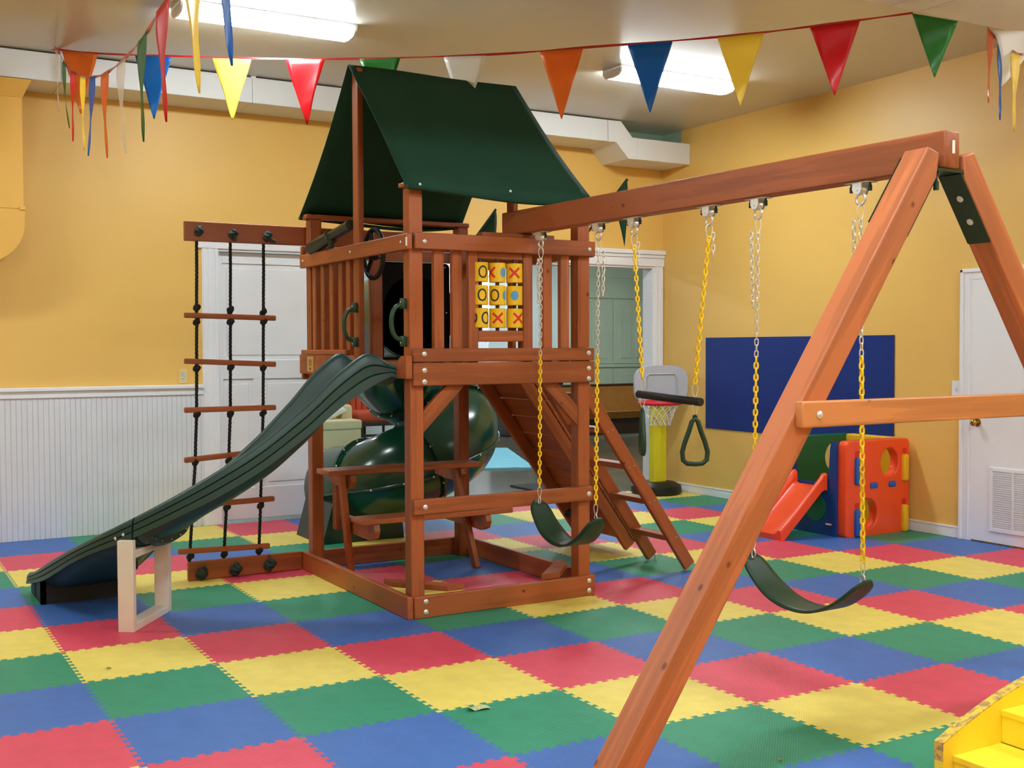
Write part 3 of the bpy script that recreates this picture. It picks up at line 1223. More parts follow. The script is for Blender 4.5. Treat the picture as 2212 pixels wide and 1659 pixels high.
# hem
for (y, i0) in ((FE[0], 0), (RE[0], -1)):
    bm = B()
    tube(bm, [Vector((1.785 + 1.26 * i / nx, y, 2.436 - .04 * math.sin(PI * (i / nx) ** 1.5))) for i in range(nx + 1)], .012, 8, sy=1.6)
    part('hem', bm, 'canopy_green', cn, 60)
for xq in (1.865, 2.45, 3.02):
    bolt((xq, FE[0] - .006, 2.455), (0, -1, .2), TW, .55)
# handles
for (yq) in (.50, -.215):
    bm = B()
    pth = []
    for k in range(15):
        a = PI * k / 14
        pth.append((X0 + .02 - .072 * math.sin(a) ** .7, yq, 1.685 + .098 * math.cos(a)))
    tube(bm, pth, .0135, 10)
    for zz in (1.792, 1.578):
        box(bm, X0 + .005, X0 + t + .002, yq - .016, yq + .016, zz - .03, zz + .03, .006)
    h = part('grab_handle', bm, 'handle_green', TW, 50)
    for zz in (1.80, 1.57):
        bolt((X0 + .005, yq, zz), (-1, 0, 0), h, .35)
# steering wheel
wc = Vector((1.92, .45, 2.125))
bm = B()
tube(bm, [wc + Vector((0, .15 * math.cos(2 * PI * k / 28), .15 * math.sin(2 * PI * k / 28))) for k in range(28)], .016, 8, closed=True)
wh = part('steering_wheel', bm, 'black_plastic', TW, 60)
for a in (90, 210, 330):
    bm = B()
    a = math.radians(a - 15)
    tube(bm, [wc, wc + Vector((0, .145 * math.cos(a), .145 * math.sin(a)))], .014, 8)
    part('spoke', bm, 'black_plastic', wh, 60)
bm = B()
tube(bm, [wc - Vector((.02, 0, 0)), wc + Vector((.02, 0, 0))], .04, 14)
part('hub', bm, 'black_plastic', wh, 40)
# telescope
ta, tb = Vector((1.80, 1.225, 2.212)), Vector((1.83, .60, 2.315))
tdr = (tb - ta).normalized()
bm = B()
Lq = (tb - ta).length
tube(bm, [ta, ta + tdr * .004, ta + tdr * Lq * .5, ta + tdr * Lq * .5, ta + tdr * Lq * .52, ta + tdr * Lq * .53, tb], [.040, .044, .043, .048, .048, .036, .034], 18)
te = part('telescope', bm, 'telescope_green', TW, 40)
bm = B()
tube(bm, [ta - tdr * .002, ta + tdr * .003], .036, 18)
part('lens', bm, 'black_plastic', te, 40)
bm = B()
tube(bm, [(1.81, .90, 2.17), (1.81, .88, 2.25)], .022, 10)
part('telescope_mount', bm, 'telescope_green', te, 40)
# picnic bench inside the tower
pb = thing('picnic_bench', 'small cedar picnic bench built inside the tower base', 'bench', (2.4, .95, 0))
bx('table_top', 1.80, 2.955, .945, 1.17, .695, .730, pb)
bx('seat_plank', 1.935, 3.06, .69, .90, .392, .427, pb)
for xq in (2.03, 2.86):
    lft = xq < 2.5
    board('leg', (xq, 1.135, 0.0) if lft else (xq, .86, 0), (xq - (.11 if lft else .09), 1.02, .70), .06, .04, pb, upv=(1, 0, 0))
    bm = B()
    prism(bm, [(xq - .02, .69, .39), (xq - .02, .675, .35), (xq - .02, .70, .30), (xq - .02, .76, .28), (xq - .02, 1.37, .29), (xq - .02, 1.37, .39)], (.04, 0, 0))
    part('seat_support', bm, WOOD, pb)
    bm = B()
    prism(bm, [(xq - .07, .96, .69), (xq - .07, .95, .65), (xq - .07, .99, .60), (xq - .07, 1.2, .60), (xq - .07, 1.37, .62), (xq - .07, 1.37, .69)], (.04, 0, 0))
    part('table_support', bm, WOOD, pb)
    if lft:
        bx('upright', xq - .075, xq - .035, 1.22, 1.28, .29, .60, pb, axis='z')

# ------------------------------------------------------------------ rope ladder frame and ladder
bx('ladder_beam', 1.01, 3.05, R_ + .002, R_ + .04, 2.252, 2.382, TW)
bx('ladder_foot_board', 1.0, 1.788, R_ - .02, R_ + .018, .002, .128, TW)
rl = thing('rope_ladder', 'black rope climbing ladder with wooden rungs left of tower', 'rope ladder', (1.3, 1.44, 0))


def knot(p, s, parent, mat, twist=0):
    bm = B()
    for (q, ax, rr) in ((Vector((0, 0, 0)), 0, 1), (Vector((.006, -.004, .008)), 1.1, .9), (Vector((-.004, .004, -.01)), 2.2, .85)):
        pts = []
        for k in range(12):
            a = 2 * PI * k / 12
            v = Vector((math.cos(a) * s * .55, math.sin(a) * s * .5, math.sin(2 * a) * s * .25))
            v = Matrix.Rotation(ax + twist, 3, 'Z') @ (Matrix.Rotation(ax * .7 + .5, 3, 'X') @ v)
            pts.append(Vector(p) + v * rr + q * (s / .03))
        tube(bm, pts, s * .42, 7, closed=True)
    return part('knot', bm, mat, parent, 70)


ropeX = ((1.092, 1.078, 1.064, 1.02), (1.318, 1.305, 1.29, 1.25), (1.547, 1.532, 1.52, 1.492))
zr = (2.25, 1.14, .79, .155)
RY = R_ + .02
for xs_ in ropeX:
    bm = B()
    n = 150
    for s_ in range(3):          # three-strand laid rope
        pts = []
        for k in range(n + 1):
            z = 2.31 + (.09 - 2.31) * k / n
            x = 0
            if z >= zr[1]:
                x = xs_[1] + (xs_[0] - xs_[1]) * (z - zr[1]) / (zr[0] - zr[1])
            elif z >= zr[2]:
                x = xs_[2] + (xs_[1] - xs_[2]) * (z - zr[2]) / (zr[1] - zr[2])
            else:
                x = xs_[3] + (xs_[2] - xs_[3]) * (z - zr[3]) / (zr[2] - zr[3])
            a = 2 * PI * k / 5.5 + s_ * 2 * PI / 3
            pts.append((x + .006 * math.cos(a), RY - .0 + .006 * math.sin(a), z))
        tube(bm, pts, .0062, 5)
    part('rope', bm, 'rope_black', rl, 70)
rungs = ((1.755, 1.004, 1.626, -.007, .0), (1.445, 1.0, 1.623, -.014, 0), (1.134, .996, 1.62, 0.0, 0), (.822, .992, 1.612, .02, 0), (.50, .97, 1.603, .006, 0), (.19, .944, 1.567, -.008, 0))
for k, (z, xa, xb, dz, q) in enumerate(rungs):
    board('rung', (xa, RY, z - dz), (xb, RY, z + dz), .036, .036, rl, bev=.008)
    for c in range(3):
        xr_ = ropeX[c]
        z_ = z
        if z_ >= zr[1]:
            x = xr_[1] + (xr_[0] - xr_[1]) * (z_ - zr[1]) / (zr[0] - zr[1])
        elif z_ >= zr[2]:
            x = xr_[2] + (xr_[1] - xr_[2]) * (z_ - zr[2]) / (zr[1] - zr[2])
        else:
            x = xr_[3] + (xr_[2] - xr_[3]) * (z_ - zr[3]) / (zr[2] - zr[3])
        knot((x, RY, z - .034), .026, rl, 'rope_black', k + c)
        if k == 0:
            knot((x, RY, z + .045 + .01 * (1 - c)), .026, rl, 'rope_black', k + c + 2)
for k, (x, z) in enumerate(((1.102, 2.318), (1.328, 2.308), (1.561, 2.302))):
    knot((x, R_ - .012, z), .032, rl, 'knot_green', k)
    if k:
        bm = B()
        tube(bm, [(x, R_ - .02, z), (x + (.01 if k == 1 else .03), R_ - .03, z - .025), (x + (.005 if k == 1 else .055), R_ - .03, z - .05 + .015 * (k - 1))], .011, 8)
        part('rope_tail', bm, 'knot_green', rl, 60)
for k, (x, z) in enumerate(((1.086, .05), (1.314, .055), (1.549, .06))):
    knot((x, R_ - .035, z), .042, rl, 'knot_green', k * .8)

# ------------------------------------------------------------------ curved slide
SLD = thing('curved_slide', 'dark green curved plastic slide at the left of tower', 'slide', (.9, .5, 0))
P4 = [Vector((1.80, .10)), Vector((.47, .10)), Vector((.30, .67)), Vector((.30, 1.62))]
ZT = [1.435, 1.438, 1.22, 1.03, .89, .771, .668, .578, .498, .425, .356, .29, .226, .17, .13]
ZB = [1.39, 1.249, 1.048, .876, .745, .642, .55, .471, .405, .333, .255, .187, .137, .097, .06]


def lerp_tab(tab, s):
    q = s * (len(tab) - 1)
    i = min(int(q), len(tab) - 2)
    f = q - i
    p0, p1, p2, p3 = tab[max(i - 1, 0)], tab[i], tab[i + 1], tab[min(i + 2, len(tab) - 1)]
    return .5 * ((2 * p1) + (-p0 + p2) * f + (2 * p0 - 5 * p1 + 4 * p2 - p3) * f * f + (-p0 + 3 * p1 - 3 * p2 + p3) * f ** 3)


def slide_frame(s):
    a = 1 - s
    p = P4[0] * a ** 3 + P4[1] * 3 * a * a * s + P4[2] * 3 * a * s * s + P4[3] * s ** 3
    d = (P4[1] - P4[0]) * 3 * a * a + (P4[2] - P4[1]) * 6 * a * s + (P4[3] - P4[2]) * 3 * s * s
    d.normalize()
    return p, Vector((-d.y, d.x))      # left-hand normal; outer (camera) side positive


def chute(s0, s1, n, name):
    bm = B()
    rings = []
    for k in range(n + 1):
        s = s0 + (s1 - s0) * k / n
        p, nrm = slide_frame(s)
        # outer side must face the camera (negative y at the start)
        nrm = -nrm if nrm.y > 0 and s < .5 else nrm
        if s >= .5 and nrm.x > 0:
            nrm = -nrm
        zt = lerp_tab(ZT, s)
        hump = .06 * math.exp(-((s - .04) / .026) ** 2) if s < .2 else 0
        zt += hump
        h = max(.07, zt - lerp_tab(ZB, s))
        fl_ = min(.20, h * 1.25)
        fade = min(1.0, max(0.0, (s - .0) / .06))
        fl_ = .09 + (fl_ - .09) * fade
        prof = [(.272, -h), (.268, -h * .72), (.258, -h * .69), (.268, -h * .66), (.266, -h * .40), (.256, -h * .37), (.266, -h * .34),
                (.262, -.018), (.25, -.003), (.232, 0), (.214, -.010), (.204, -.04), (.19, -fl_ * .8), (.155, -fl_), (.0, -fl_ - .006),
                (-.155, -fl_), (-.19, -fl_ * .8), (-.204, -.04), (-.214, -.010), (-.232, 0), (-.25, -.003), (-.262, -.018), (-.27, -h),
                (-.235, -h), (-.205, -fl_ - .004), (-.15, -fl_ - .028), (0, -fl_ - .034), (.15, -fl_ - .028), (.205, -fl_ - .004), (.235, -h)]
        rings.append([bm.verts.new((p.x + nrm.x * u, p.y + nrm.y * u, zt + z)) for u, z in prof])
    m = len(rings[0])
    for a, b in zip(rings, rings[1:]):
        for k in range(m):
            bm.faces.new((a[k], a[(k + 1) % m], b[(k + 1) % m], b[k]))
    bm.faces.new(rings[0][::-1])
    bm.faces.new(rings[-1])
    return part(name, bm, 'plastic_green', SLD, 45)


up_ = chute(0.0, .462, 46, 'upper_chute')
lo_ = chute(.466, 1.0, 44, 'exit_chute')


def outer_pt(s, u, dz):
    p, nrm = slide_frame(s)
    nrm = -nrm if nrm.y > 0 and s < .5 else nrm
    if s >= .5 and nrm.x > 0:
        nrm = -nrm
    return Vector((p.x + nrm.x * u, p.y + nrm.y * u, lerp_tab(ZT, s) + dz)), nrm


# flange under the joint
bm = B()
pts = []
for k in range(17):
    a = PI * k / 16
    q, nrm = outer_pt(.43, .21 * math.cos(a), -.13 - .085 * math.sin(a) ** .6)
    pts.append(q)
p0, _ = outer_pt(.43, 0, 0)
p1, _ = outer_pt(.455, 0, 0)
prism(bm, pts, (p1 - p0) * .6)
fg = part('joint_flange', bm, 'plastic_green', SLD, 30)
for k in (2, 5, 8, 11, 14):
    q, nrm = outer_pt(.432, .19 * math.cos(PI * k / 16), -.13 - .07 * math.sin(PI * k / 16) ** .6)
    bolt(q, -(p1 - p0), SLD, .5)
for s_ in (.485, .505):
    q, nrm = outer_pt(s_, .272, -.07)
    bolt(q, (nrm.x, nrm.y, 0), SLD, .6)
# exit foot: dark hollow box below the run-out
bm = B()
box(bm, .055, .545, 1.42, 1.60, 0, .09, .008)
prism(bm, [(.06, 1.2, .0), (.06, 1.43, .0), (.06, 1.43, .12), (.06, 1.2, .17)], (.03, 0, 0))
prism(bm, [(.51, 1.2, .0), (.51, 1.43, .0), (.51, 1.43, .12), (.51, 1.2, .17)], (.03, 0, 0))
prism(bm, [(.06, 1.2, 0), (.06, 1.23, 0), (.06, 1.23, .17), (.06, 1.2, .17)], (.48, 0, 0))
prism(bm, [(.525, 1.45, 0), (.525, 1.2, 0), (.525, 1.12, .12), (.525, .8, .24), (.525, .8, .33), (.525, 1.45, .14)], (.02, 0, 0))
part('exit_foot', bm, 'black_plastic', SLD)
# white stand under the slide
ws = thing('slide_support', 'white painted wooden frame propping up the curved slide', 'support', (.52, .5, 0))
sa, sb = Vector((.372, .262, 0)), Vector((.655, .655, 0))
sd = (sb - sa).normalized()
board('leg', sa, sa + Vector((0, 0, .50)), .088, .04, ws, 'stand_white', upv=sd, bev=.003)
board('leg', sb, sb + Vector((0, 0, .44)), .088, .04, ws, 'stand_white', upv=sd, bev=.003)
board('cross_piece', sa + sd * .02 + Vector((0, 0, .02)), sb - sd * .02 + Vector((0, 0, .02)), .088, .04, ws, 'stand_white', bev=.003)
board('cross_piece', sa + sd * .02 + Vector((0, 0, .42)), sb - sd * .02 + Vector((0, 0, .42)), .088, .04, ws, 'stand_white', bev=.003)

# ------------------------------------------------------------------ spiral tube slide
SP = thing('spiral_slide', 'dark green spiral tube slide behind the tower', 'slide', (3.0, 2.4, 0))
ctrl = [Vector(p) for p in ((2.67, 1.47, 1.80), (2.67, 1.85, 1.77), (2.72, 2.22, 1.66), (2.90, 2.62, 1.46), (3.20, 2.86, 1.25), (3.48, 2.80, 1.07),
                            (3.58, 2.55, .92), (3.44, 2.33, .76), (3.14, 2.27, .62), (2.92, 2.28, .54), (2.77, 2.40, .46), (2.71, 2.66, .40), (2.70, 2.96, .36))]


def catmull(P, s):
    q = s * (len(P) - 1)
    i = min(int(q), len(P) - 2)
    f = q - i
    p0, p1, p2, p3 = P[max(i - 1, 0)], P[i], P[i + 1], P[min(i + 2, len(P) - 1)]
    return ((p1 * 2) + (p2 - p0) * f + (p0 * 2 - p1 * 5 + p2 * 4 - p3) * f * f + (p1 * 3 - p0 - p2 * 3 + p3) * f ** 3) * .5


cuts = [0, .14, .33, .5, .68, .86, 1.0]
RT = .345
sub = [catmull(ctrl, k / 120) for k in range(121)]
sfr = frames(sub)
for a, b_ in zip(cuts, cuts[1:]):
    ks = range(round(a * 120), round(b_ * 120) + 1)
    bm = B()
    rings = []
    for k in ks:
        tt, uu, vv = sfr[k]
        rings.append([bm.verts.new(sub[k] + uu * (math.cos(2 * PI * q / 32) * RT) + vv * (math.sin(2 * PI * q / 32) * RT)) for q in range(32)])
    for A_, B_ in zip(rings, rings[1:]):
        for q in range(32):
            bm.faces.new((A_[q], A_[(q + 1) % 32], B_[(q + 1) % 32], B_[q]))
    o = part('tube_section', bm, 'tube_green', SP, 60)
    md = o.modifiers.new('wall', 'SOLIDIFY')
    md.thickness = .006
for a in cuts[1:-1]:
    k = round(a * 120)
    tt, uu, vv = sfr[k]
    bm = B()
    for (r0, r1, w_) in ((RT - .002, RT + .028, .012),):
        rings = []
        for (rr, ww) in ((r0, -w_), (r1, -w_), (r1, w_), (r0, w_)):
            rings.append([bm.verts.new(sub[k] + tt * ww + uu * (math.cos(2 * PI * q / 32) * rr) + vv * (math.sin(2 * PI * q / 32) * rr)) for q in range(32)])
        for i in range(4):
            A_, B_ = rings[i], rings[(i + 1) % 4]
            for q in range(32):
                bm.faces.new((A_[q], A_[(q + 1) % 32], B_[(q + 1) % 32], B_[q]))
    fl_ = part('seam_flange', bm, 'tube_green', SP, 40)
    for q in range(14):
        ang = 2 * PI * (q + .5) / 14
        d = uu * math.cos(ang) + vv * math.sin(ang)
        bolt(sub[k] + tt * .012 + d * (RT + .016), tt, fl_, .55)
        bolt(sub[k] - tt * .012 + d * (RT + .016), -tt, fl_, .55)
# side seam where upper and lower shells meet on the last sections
bm = B()
pth = []
for k in range(58, 118, 2):
    tt, uu, vv = sfr[k]
    side = Vector((-tt.y, tt.x, 0)).normalized()
    pth.append(sub[k] + side * (RT + .004) * .985 + Vector((0, 0, -.06)))
tube(bm, pth, .014, 8)
ss = part('side_seam', bm, 'tube_green', SP, 60)
for k in range(1, len(pth) - 1, 3):
    d = (pth[k] - sub[58 + 2 * k])
    d.z = 0
    d.normalize()
    bolt(pth[k] + d * .012, d, ss, .5)
# entry panel
bm = B()
arch = [(2.42, 1.47)] + [(2.67 + .25 * math.cos(math.radians(180 - 180 * k / 16)), 1.82 + .25 * math.sin(math.radians(180 - 180 * k / 16))) for k in range(17)] + [(2.92, 1.47)]
plate_holes(bm, .565, .70, [('p', [(x - 2.388, z - 1.458) for x, z in arch])], .02, Matrix.Translation((2.388, R_ + .012, 1.458)), corner=.03)
ep = part('entry_panel', bm, 'panel_black', SP, 40, label='black entry panel with arched opening')
for (x, z) in ((2.42, 2.135), (2.92, 2.135), (2.41, 1.8), (2.93, 1.8)):
    bolt((x, R_ - .004, z), (0, -1, 0), ep, .35)
bm = B()
prism(bm, [(2.26, 2.28, 0), (2.96, 2.28, 0), (2.92, 2.26, .32), (2.34, 2.26, .32)], (0, .6, 0))
part('exit_foot', bm, 'plastic_darkgreen', SP)

# ------------------------------------------------------------------ climbing ramp and ladder at the right
RP = thing('climbing_ramp', 'sloping cedar plank climbing ramp at the right of tower', 'ramp', (3.6, 1.05, 0))
top, bot = Vector((3.115, 0, 1.40)), Vector((4.09, 0, .055))
rd = (bot - top).normalized()
rn = Vector((-rd.z, 0, rd.x))
if rn.z < 0:
    rn = -rn
for yq in (.74, 1.37):
    board('ramp_rail', (top.x, yq, top.z), (bot.x, yq, bot.z), .038, .09, RP, upv=rn)
L = (bot - top).length
n = 10
for k in range(n):
    c0 = top + rd * (L * (k + .03) / n) + rn * .06
    c1 = top + rd * (L * (k + .97) / n) + rn * .06
    cc = (c0 + c1) / 2
    board('ramp_plank', (cc.x, .715, cc.z), (cc.x, 1.395, cc.z), L / n * .95, .024, RP, upv=rn, bev=.004)
q = bot - rd * .06 + rn * .06
bm = B()
box(bm, -.05, .03, -.02, .0, -.012, .012, .002, 1, M=Matrix.Translation((q.x - .0, .716, q.z)) @ Matrix.Rotation(math.radians(54), 4, 'Y'))
part('tag', bm, 'paper_white', RP, label='small white tag')
knot((3.72, 1.0, .30), .03, RP, 'rope_black')
LD = thing('step_ladder', 'cedar step ladder leaning on the right side of tower', 'ladder', (3.6, .24, 0))
top, bot = Vector((3.11, 0, 1.41)), Vector((4.075, 0, .03))
rd = (bot - top).normalized()
rn = Vector((-rd.z, 0, rd.x))
if rn.z < 0:
    rn = -rn
for yq in (.025, .45):
    board('ladder_rail', (top.x, yq, top.z), (bot.x, yq, bot.z), .038, .09, LD, upv=rn)
for zq in (.235, .50, .745, .99, 1.22):
    s = (top.z - zq) / (top.z - bot.z)
    c = top + (bot - top) * s
    bx('tread', c.x - .055, c.x + .05, .044, .431, zq - .018, zq + .018, LD, axis='y')
    for dxq in (-.02, .02):
        bolt((c.x + dxq, .006, zq + dxq * .3), (0, -1, 0), LD, .22)
bm = B()
tube(bm, [(4.09, .42, 0), (4.09, .42, .045)], .008, 8)
part('anchor_pin', bm, 'steel', LD, 40)
# pennant flags on the tower's right side
for (bp, tp_, name) in ((Vector((3.05, 1.37, 2.25)), Vector((3.31, 1.36, 2.58)), 'green fabric flag on a slanted pole at the rear of tower'),
                        (Vector((3.06, -.22, 2.24)), Vector((3.36, -.24, 2.60)), 'green fabric flag on a slanted pole behind the swing beam')):
    fo = thing('pole_flag', name, 'flag', bp, 'green flags on the tower')
    bm = B()
    tube(bm, [bp, tp_], .009, 8)
    part('pole', bm, 'bracket_green', fo, 40)
    bm = B()
    d = tp_ - bp
    a = bp + d * (.42 if bp.y < 0 else .2)
    drop = Vector((.03, .0, -.40))
    n = 8
    g = []
    for i in range(n + 1):
        s = i / n
        top_ = a + (tp_ - a) * s
        ln = .02 + .40 * s ** 2.6 if bp.y < 0 else .10 + .16 * s
        row = []
        for j in range(6):
            f_ = j / 5
            row.append(bm.verts.new(top_ + Vector((.02 * f_ * (1 - f_) * 2 + .0 * f_ * s, -.03 * math.sin(3 * s + 2 * f_) * f_, -ln * f_))))
        g.append(row)
    for i in range(n):
        for j in range(5):
            bm.faces.new((g[i][j], g[i + 1][j], g[i + 1][j + 1], g[i][j + 1]))
    o = part('cloth', bm, 'canopy_green', fo, 60)
    md = o.modifiers.new('thick', 'SOLIDIFY')
    md.thickness = .003

# =================================================================== SWING FRAME
SF = thing('swing_frame', 'cedar A-frame swing beam reaching from tower to the right', 'swing frame', (2.7, -1.6, 0))
b0, b1 = Vector((2.597, -.05, 2.29)), Vector((2.747, -3.18, 2.29))
bdir = (b1 - b0).normalized()
board('swing_beam', b0, b1, .09, .142, SF, WOOD, bev=.006)
nb = Vector((bdir.y, -bdir.x, 0))       # points to -x side
board('beam_bearer', (2.30, F + .07, 2.205), (2.80, F + .07, 2.205), .06, .026, SF)
bm = B()
Mt = orient(b1 + bdir * .001 + Vector((.012, 0, .0)), bdir)
box(bm, b1.x + .0, b1.x + .012, b1.y - .0025, b1.y + .001, 2.275, 2.325)
part('paper_tag', bm, 'paper_white', SF, label='white paper tag')
YA = -3.12


def lx(z):
    return 1.93 + .688 * (z - 1.2)


def rx(z):
    return 3.58 - .70 * (z - 1.2)


for fn in (lx, rx):
    p0, p1 = Vector((fn(.0), YA, .0)), Vector((fn(2.262), YA, 2.262))
    d = (p1 - p0).normalized()
    # mitred top and floor cut
    s = 1 if fn is lx else -1
    nrm = Vector((-d.z, 0, d.x)) if s > 0 else Vector((d.z, 0, -d.x))   # outward/up side
    hw = .052
    bm = B()
    pts = [p0 + nrm * hw + d * (-.03 if True else 0), p0 - nrm * hw + d * .03, p1 - nrm * hw - d * .065, p1 - nrm * hw * .2 + d * .02, p1 + nrm * hw + d * .0]
    # express in local frame so that the grain follows the leg
    x_, z_ = d, nrm
    y_ = z_.cross(x_)
    Ml = Matrix(((x_.x, y_.x, z_.x, p0.x), (x_.y, y_.y, z_.y, p0.y), (x_.z, y_.z, z_.z, p0.z), (0, 0, 0, 1)))
    Mi = Ml.inverted()
    lp = [Mi @ p for p in pts]
    prism(bm, [(p.x, -.056, p.z) for p in lp], (0, .112, 0))
    bmesh.ops.bevel(bm, geom=bm.edges[:], offset=.006, segments=2, profile=.5, affect='EDGES')
    mk('a_frame_leg', finish(bm, 'a_frame_leg', 50, 7), WOODL, SF, Ml)
bx('cross_bar', lx(1.3) - .06, rx(1.3) + .06, YA - .056 - .04, YA - .056 - .001, 1.256, 1.348, SF, WOODX)
for fn, q in ((lx, .02), (rx, -.02)):
    bolt((fn(1.3) + q, YA - .0965, 1.30), (0, -1, 0), SF, .9)
# green brackets: plates either side of each leg and top saddle
for fn, s in ((lx, 1), (rx, -1)):
    for yy in (YA - .0525 - .0045, YA + .0525 + .0005):
        pass
    p0, p1 = Vector((fn(1.98), 0, 1.98)), Vector((fn(2.235), 0, 2.235))
    d = (p1 - p0).normalized()
    nrm = Vector((-d.z, 0, d.x)) if s > 0 else Vector((d.z, 0, -d.x))
    bm = B()                                   # plate on the inner face
    a_, b_ = p0 - nrm * .0565, p1 - nrm * .0565
    prism(bm, [Vector((q.x, YA + e_, q.z)) for q, e_ in ((a_, -.051), (a_, .051), (b_, .051), (b_, -.051))], nrm * .004)
    pl_ = part('leg_bracket', bm, 'bracket_green', SF)
    for f_ in (.32, .66):
        c = p0 + (p1 - p0) * f_ - nrm * .0565
        bolt((c.x, YA, c.z), -nrm, pl_, .9)
    bm = B()                                   # plate on the back face
    a_, b_ = p0, p1
    prism(bm, [Vector((q.x, YA + .0565, q.z)) + nrm * e_ for q, e_ in ((a_, -.05), (a_, .052), (b_, .052), (b_, -.05))], (0, .004, 0))
    part('leg_bracket', bm, 'bracket_green', SF)
bm = B()
box(bm, lx(2.22) + .03, rx(2.22) - .03, YA - .05, YA + .05, 2.206, 2.2175)
part('beam_saddle', bm, 'bracket_green', SF)
bm = B()
tube(bm, [(lx(2.2) + .075, YA - .03, 2.206), (lx(2.2) + .075, YA - .03, 2.15)], .006, 8)
tube(bm, [(lx(2.2) + .075, YA - .03, 2.168), (lx(2.2) + .075, YA - .03, 2.135)], .011, 10)
part('capped_bolt', bm, 'handle_green', SF, 40)

# hangers
HY = (-.405, -.962, -1.268, -1.835, -2.16, -2.745)


def beam_x(y):
    return b0.x + (b1.x - b0.x) * (y - b0.y) / (b1.y - b0.y)


BZ = 2.29 - .071
_hm = {}


def hanger(y, parent):
    x = beam_x(y)
    M = Matrix.Translation((x, y, BZ)) @ Matrix.Rotation(math.atan2(bdir.y, bdir.x) + PI / 2, 4, 'Z')
    if not _hm:
        bm = B()
        box(bm, -.03, .03, -.062, .062, -.006, -.0005, .002, 1)
        for s in (-1, 1):
            prism(bm, [(s * .024 - .002, -.024, -.006), (s * .024 - .002, .024, -.006), (s * .024 - .002, .024, -.032), (s * .024 - .002, .014, -.05), (s * .024 - .002, -.014, -.05), (s * .024 - .002, -.024, -.032)], (.004, 0, 0))
        tube(bm, [(-.03, 0, -.032), (.03, 0, -.032)], .007, 8)
        tube(bm, [(-.016, 0, -.032), (.016, 0, -.032)], .018, 12)
        _hm['h'] = finish(bm, 'swing_hanger', 40)
        _hm['h'].materials.append(MATS['zinc'])
        bm = B()
        tube(bm, [(0, .023 * math.cos(2 * PI * k / 18), -.07 + .023 * math.sin(2 * PI * k / 18)) for k in range(18)], .0058, 8, closed=True)
        _hm['r'] = finish(bm, 'eye_ring', 60)
        _hm['r'].materials.append(MATS['steel'])
        bm = B()
        for q in (-.048, .048):
            tube(bm, [(0, q, -.006), (0, q, -.02)], .005, 8)
            tube(bm, [(0, q, -.016), (0, q, -.04)], .008, 8)
        _hm['b'] = finish(bm, 'bolt_cap', 40)
        _hm['b'].materials.append(MATS['bracket_green'])
    h = mk('swing_hanger', _hm['h'], None, parent, M)
    mk('eye_ring', _hm['r'], None, h, M)
    mk('bolt_cap', _hm['b'], None, h, M)
    return Vector((x, y, BZ - .09))


HP = [hanger(y, SF) for y in HY]

# chain links
def link_mesh(L, W, r, mat):
    bm = B()
    pts = []
    rr = W / 2 - r
    hs = L / 2 - r - rr
    for k in range(6):
        a = PI * k / 5
        pts.append((rr * math.cos(a), 0, hs + rr * math.sin(a)))
    for k in range(6):
        a = PI + PI * k / 5
        pts.append((rr * math.cos(a), 0, -hs + rr * math.sin(a)))
    tube(bm, pts, r, 6, closed=True)
    me = finish(bm, 'chain_link', 70)
    me.materials.append(MATS[mat])
    return me


PITCH = .027
LM = link_mesh(.037, .021, .003, 'steel')
LY = link_mesh(.0385, .0255, .0052, 'chain_yellow')


def clip_mesh():
    bm = B()
    pts = []
    for k in range(20):
        a = 2 * PI * k / 20
        wv_ = .013 + .006 * math.sin(a)
        pts.append((wv_ * math.cos(a), 0, .034 * math.sin(a)))
    tube(bm, pts, .0024, 6, closed=True)
    me = finish(bm, 'spring_clip', 70)
    me.materials.append(MATS['steel'])
    return me


CL = clip_mesh()


def chain(parent, p0, p1, yellow_from, rz=0.0):
    p0, p1 = Vector(p0), Vector(p1)
    d = p1 - p0
    n = max(1, round(d.length / PITCH))
    q = d.to_track_quat('-Z', 'Y').to_matrix().to_4x4()
    for k in range(n):
        c = p0 + d * ((k + .5) / n)
        me = LY if c.z < yellow_from else LM
        M = Matrix.Translation(c) @ q @ Matrix.Rotation(rz + (PI / 2) * (k % 2) + .12 * random.uniform(-1, 1), 4, 'Z')
        mk('chain_link', me, None, parent, M)


def clip(parent, p, rz=0.0, s=1.0, tilt=0.0):
    return mk('spring_clip', CL, None, parent, Matrix.Translation(p) @ Matrix.Rotation(rz, 4, 'Z') @ Matrix.Rotation(tilt, 4, 'Y') @ Matrix.Diagonal((s, s, s, 1)))


CZ = math.atan2(.505, -.863)        # flat side roughly towards the camera


def belt_seat(parent, a, b, sag, wd):
    """flexible belt seat between two end points"""
    n, m = 26, 6
    a, b = Vector(a), Vector(b)
    d = b - a
    side = Vector((d.y, -d.x, 0)).normalized()
    bm = B()
    g = []
    for i in range(n + 1):
        s = i / n
        ss_ = 2 * s - 1
        c = a + d * s
        z = -sag * (1 - abs(ss_) ** 2.2)
        wl = wd * (1 - .25 * max(0, (abs(ss_) - .5) / .5)) * math.sqrt(max(.12, 1 - max(0, (abs(ss_) - .86) / .14) ** 2))
        row = []
        for j in range(m + 1):
            f_ = -1 + 2 * j / m
            row.append(bm.verts.new(c + Vector((0, 0, z)) + side * (f_ * wl / 2)))
        g.append(row)
    for i in range(n):
        for j in range(m):
            bm.faces.new((g[i][j], g[i + 1][j], g[i + 1][j + 1], g[i][j + 1]))
    o = part('belt_seat', bm, 'swing_green', parent, 60)
    md = o.modifiers.new('thick', 'SOLIDIFY')
    md.thickness = .012
    md.offset = 0
    return o


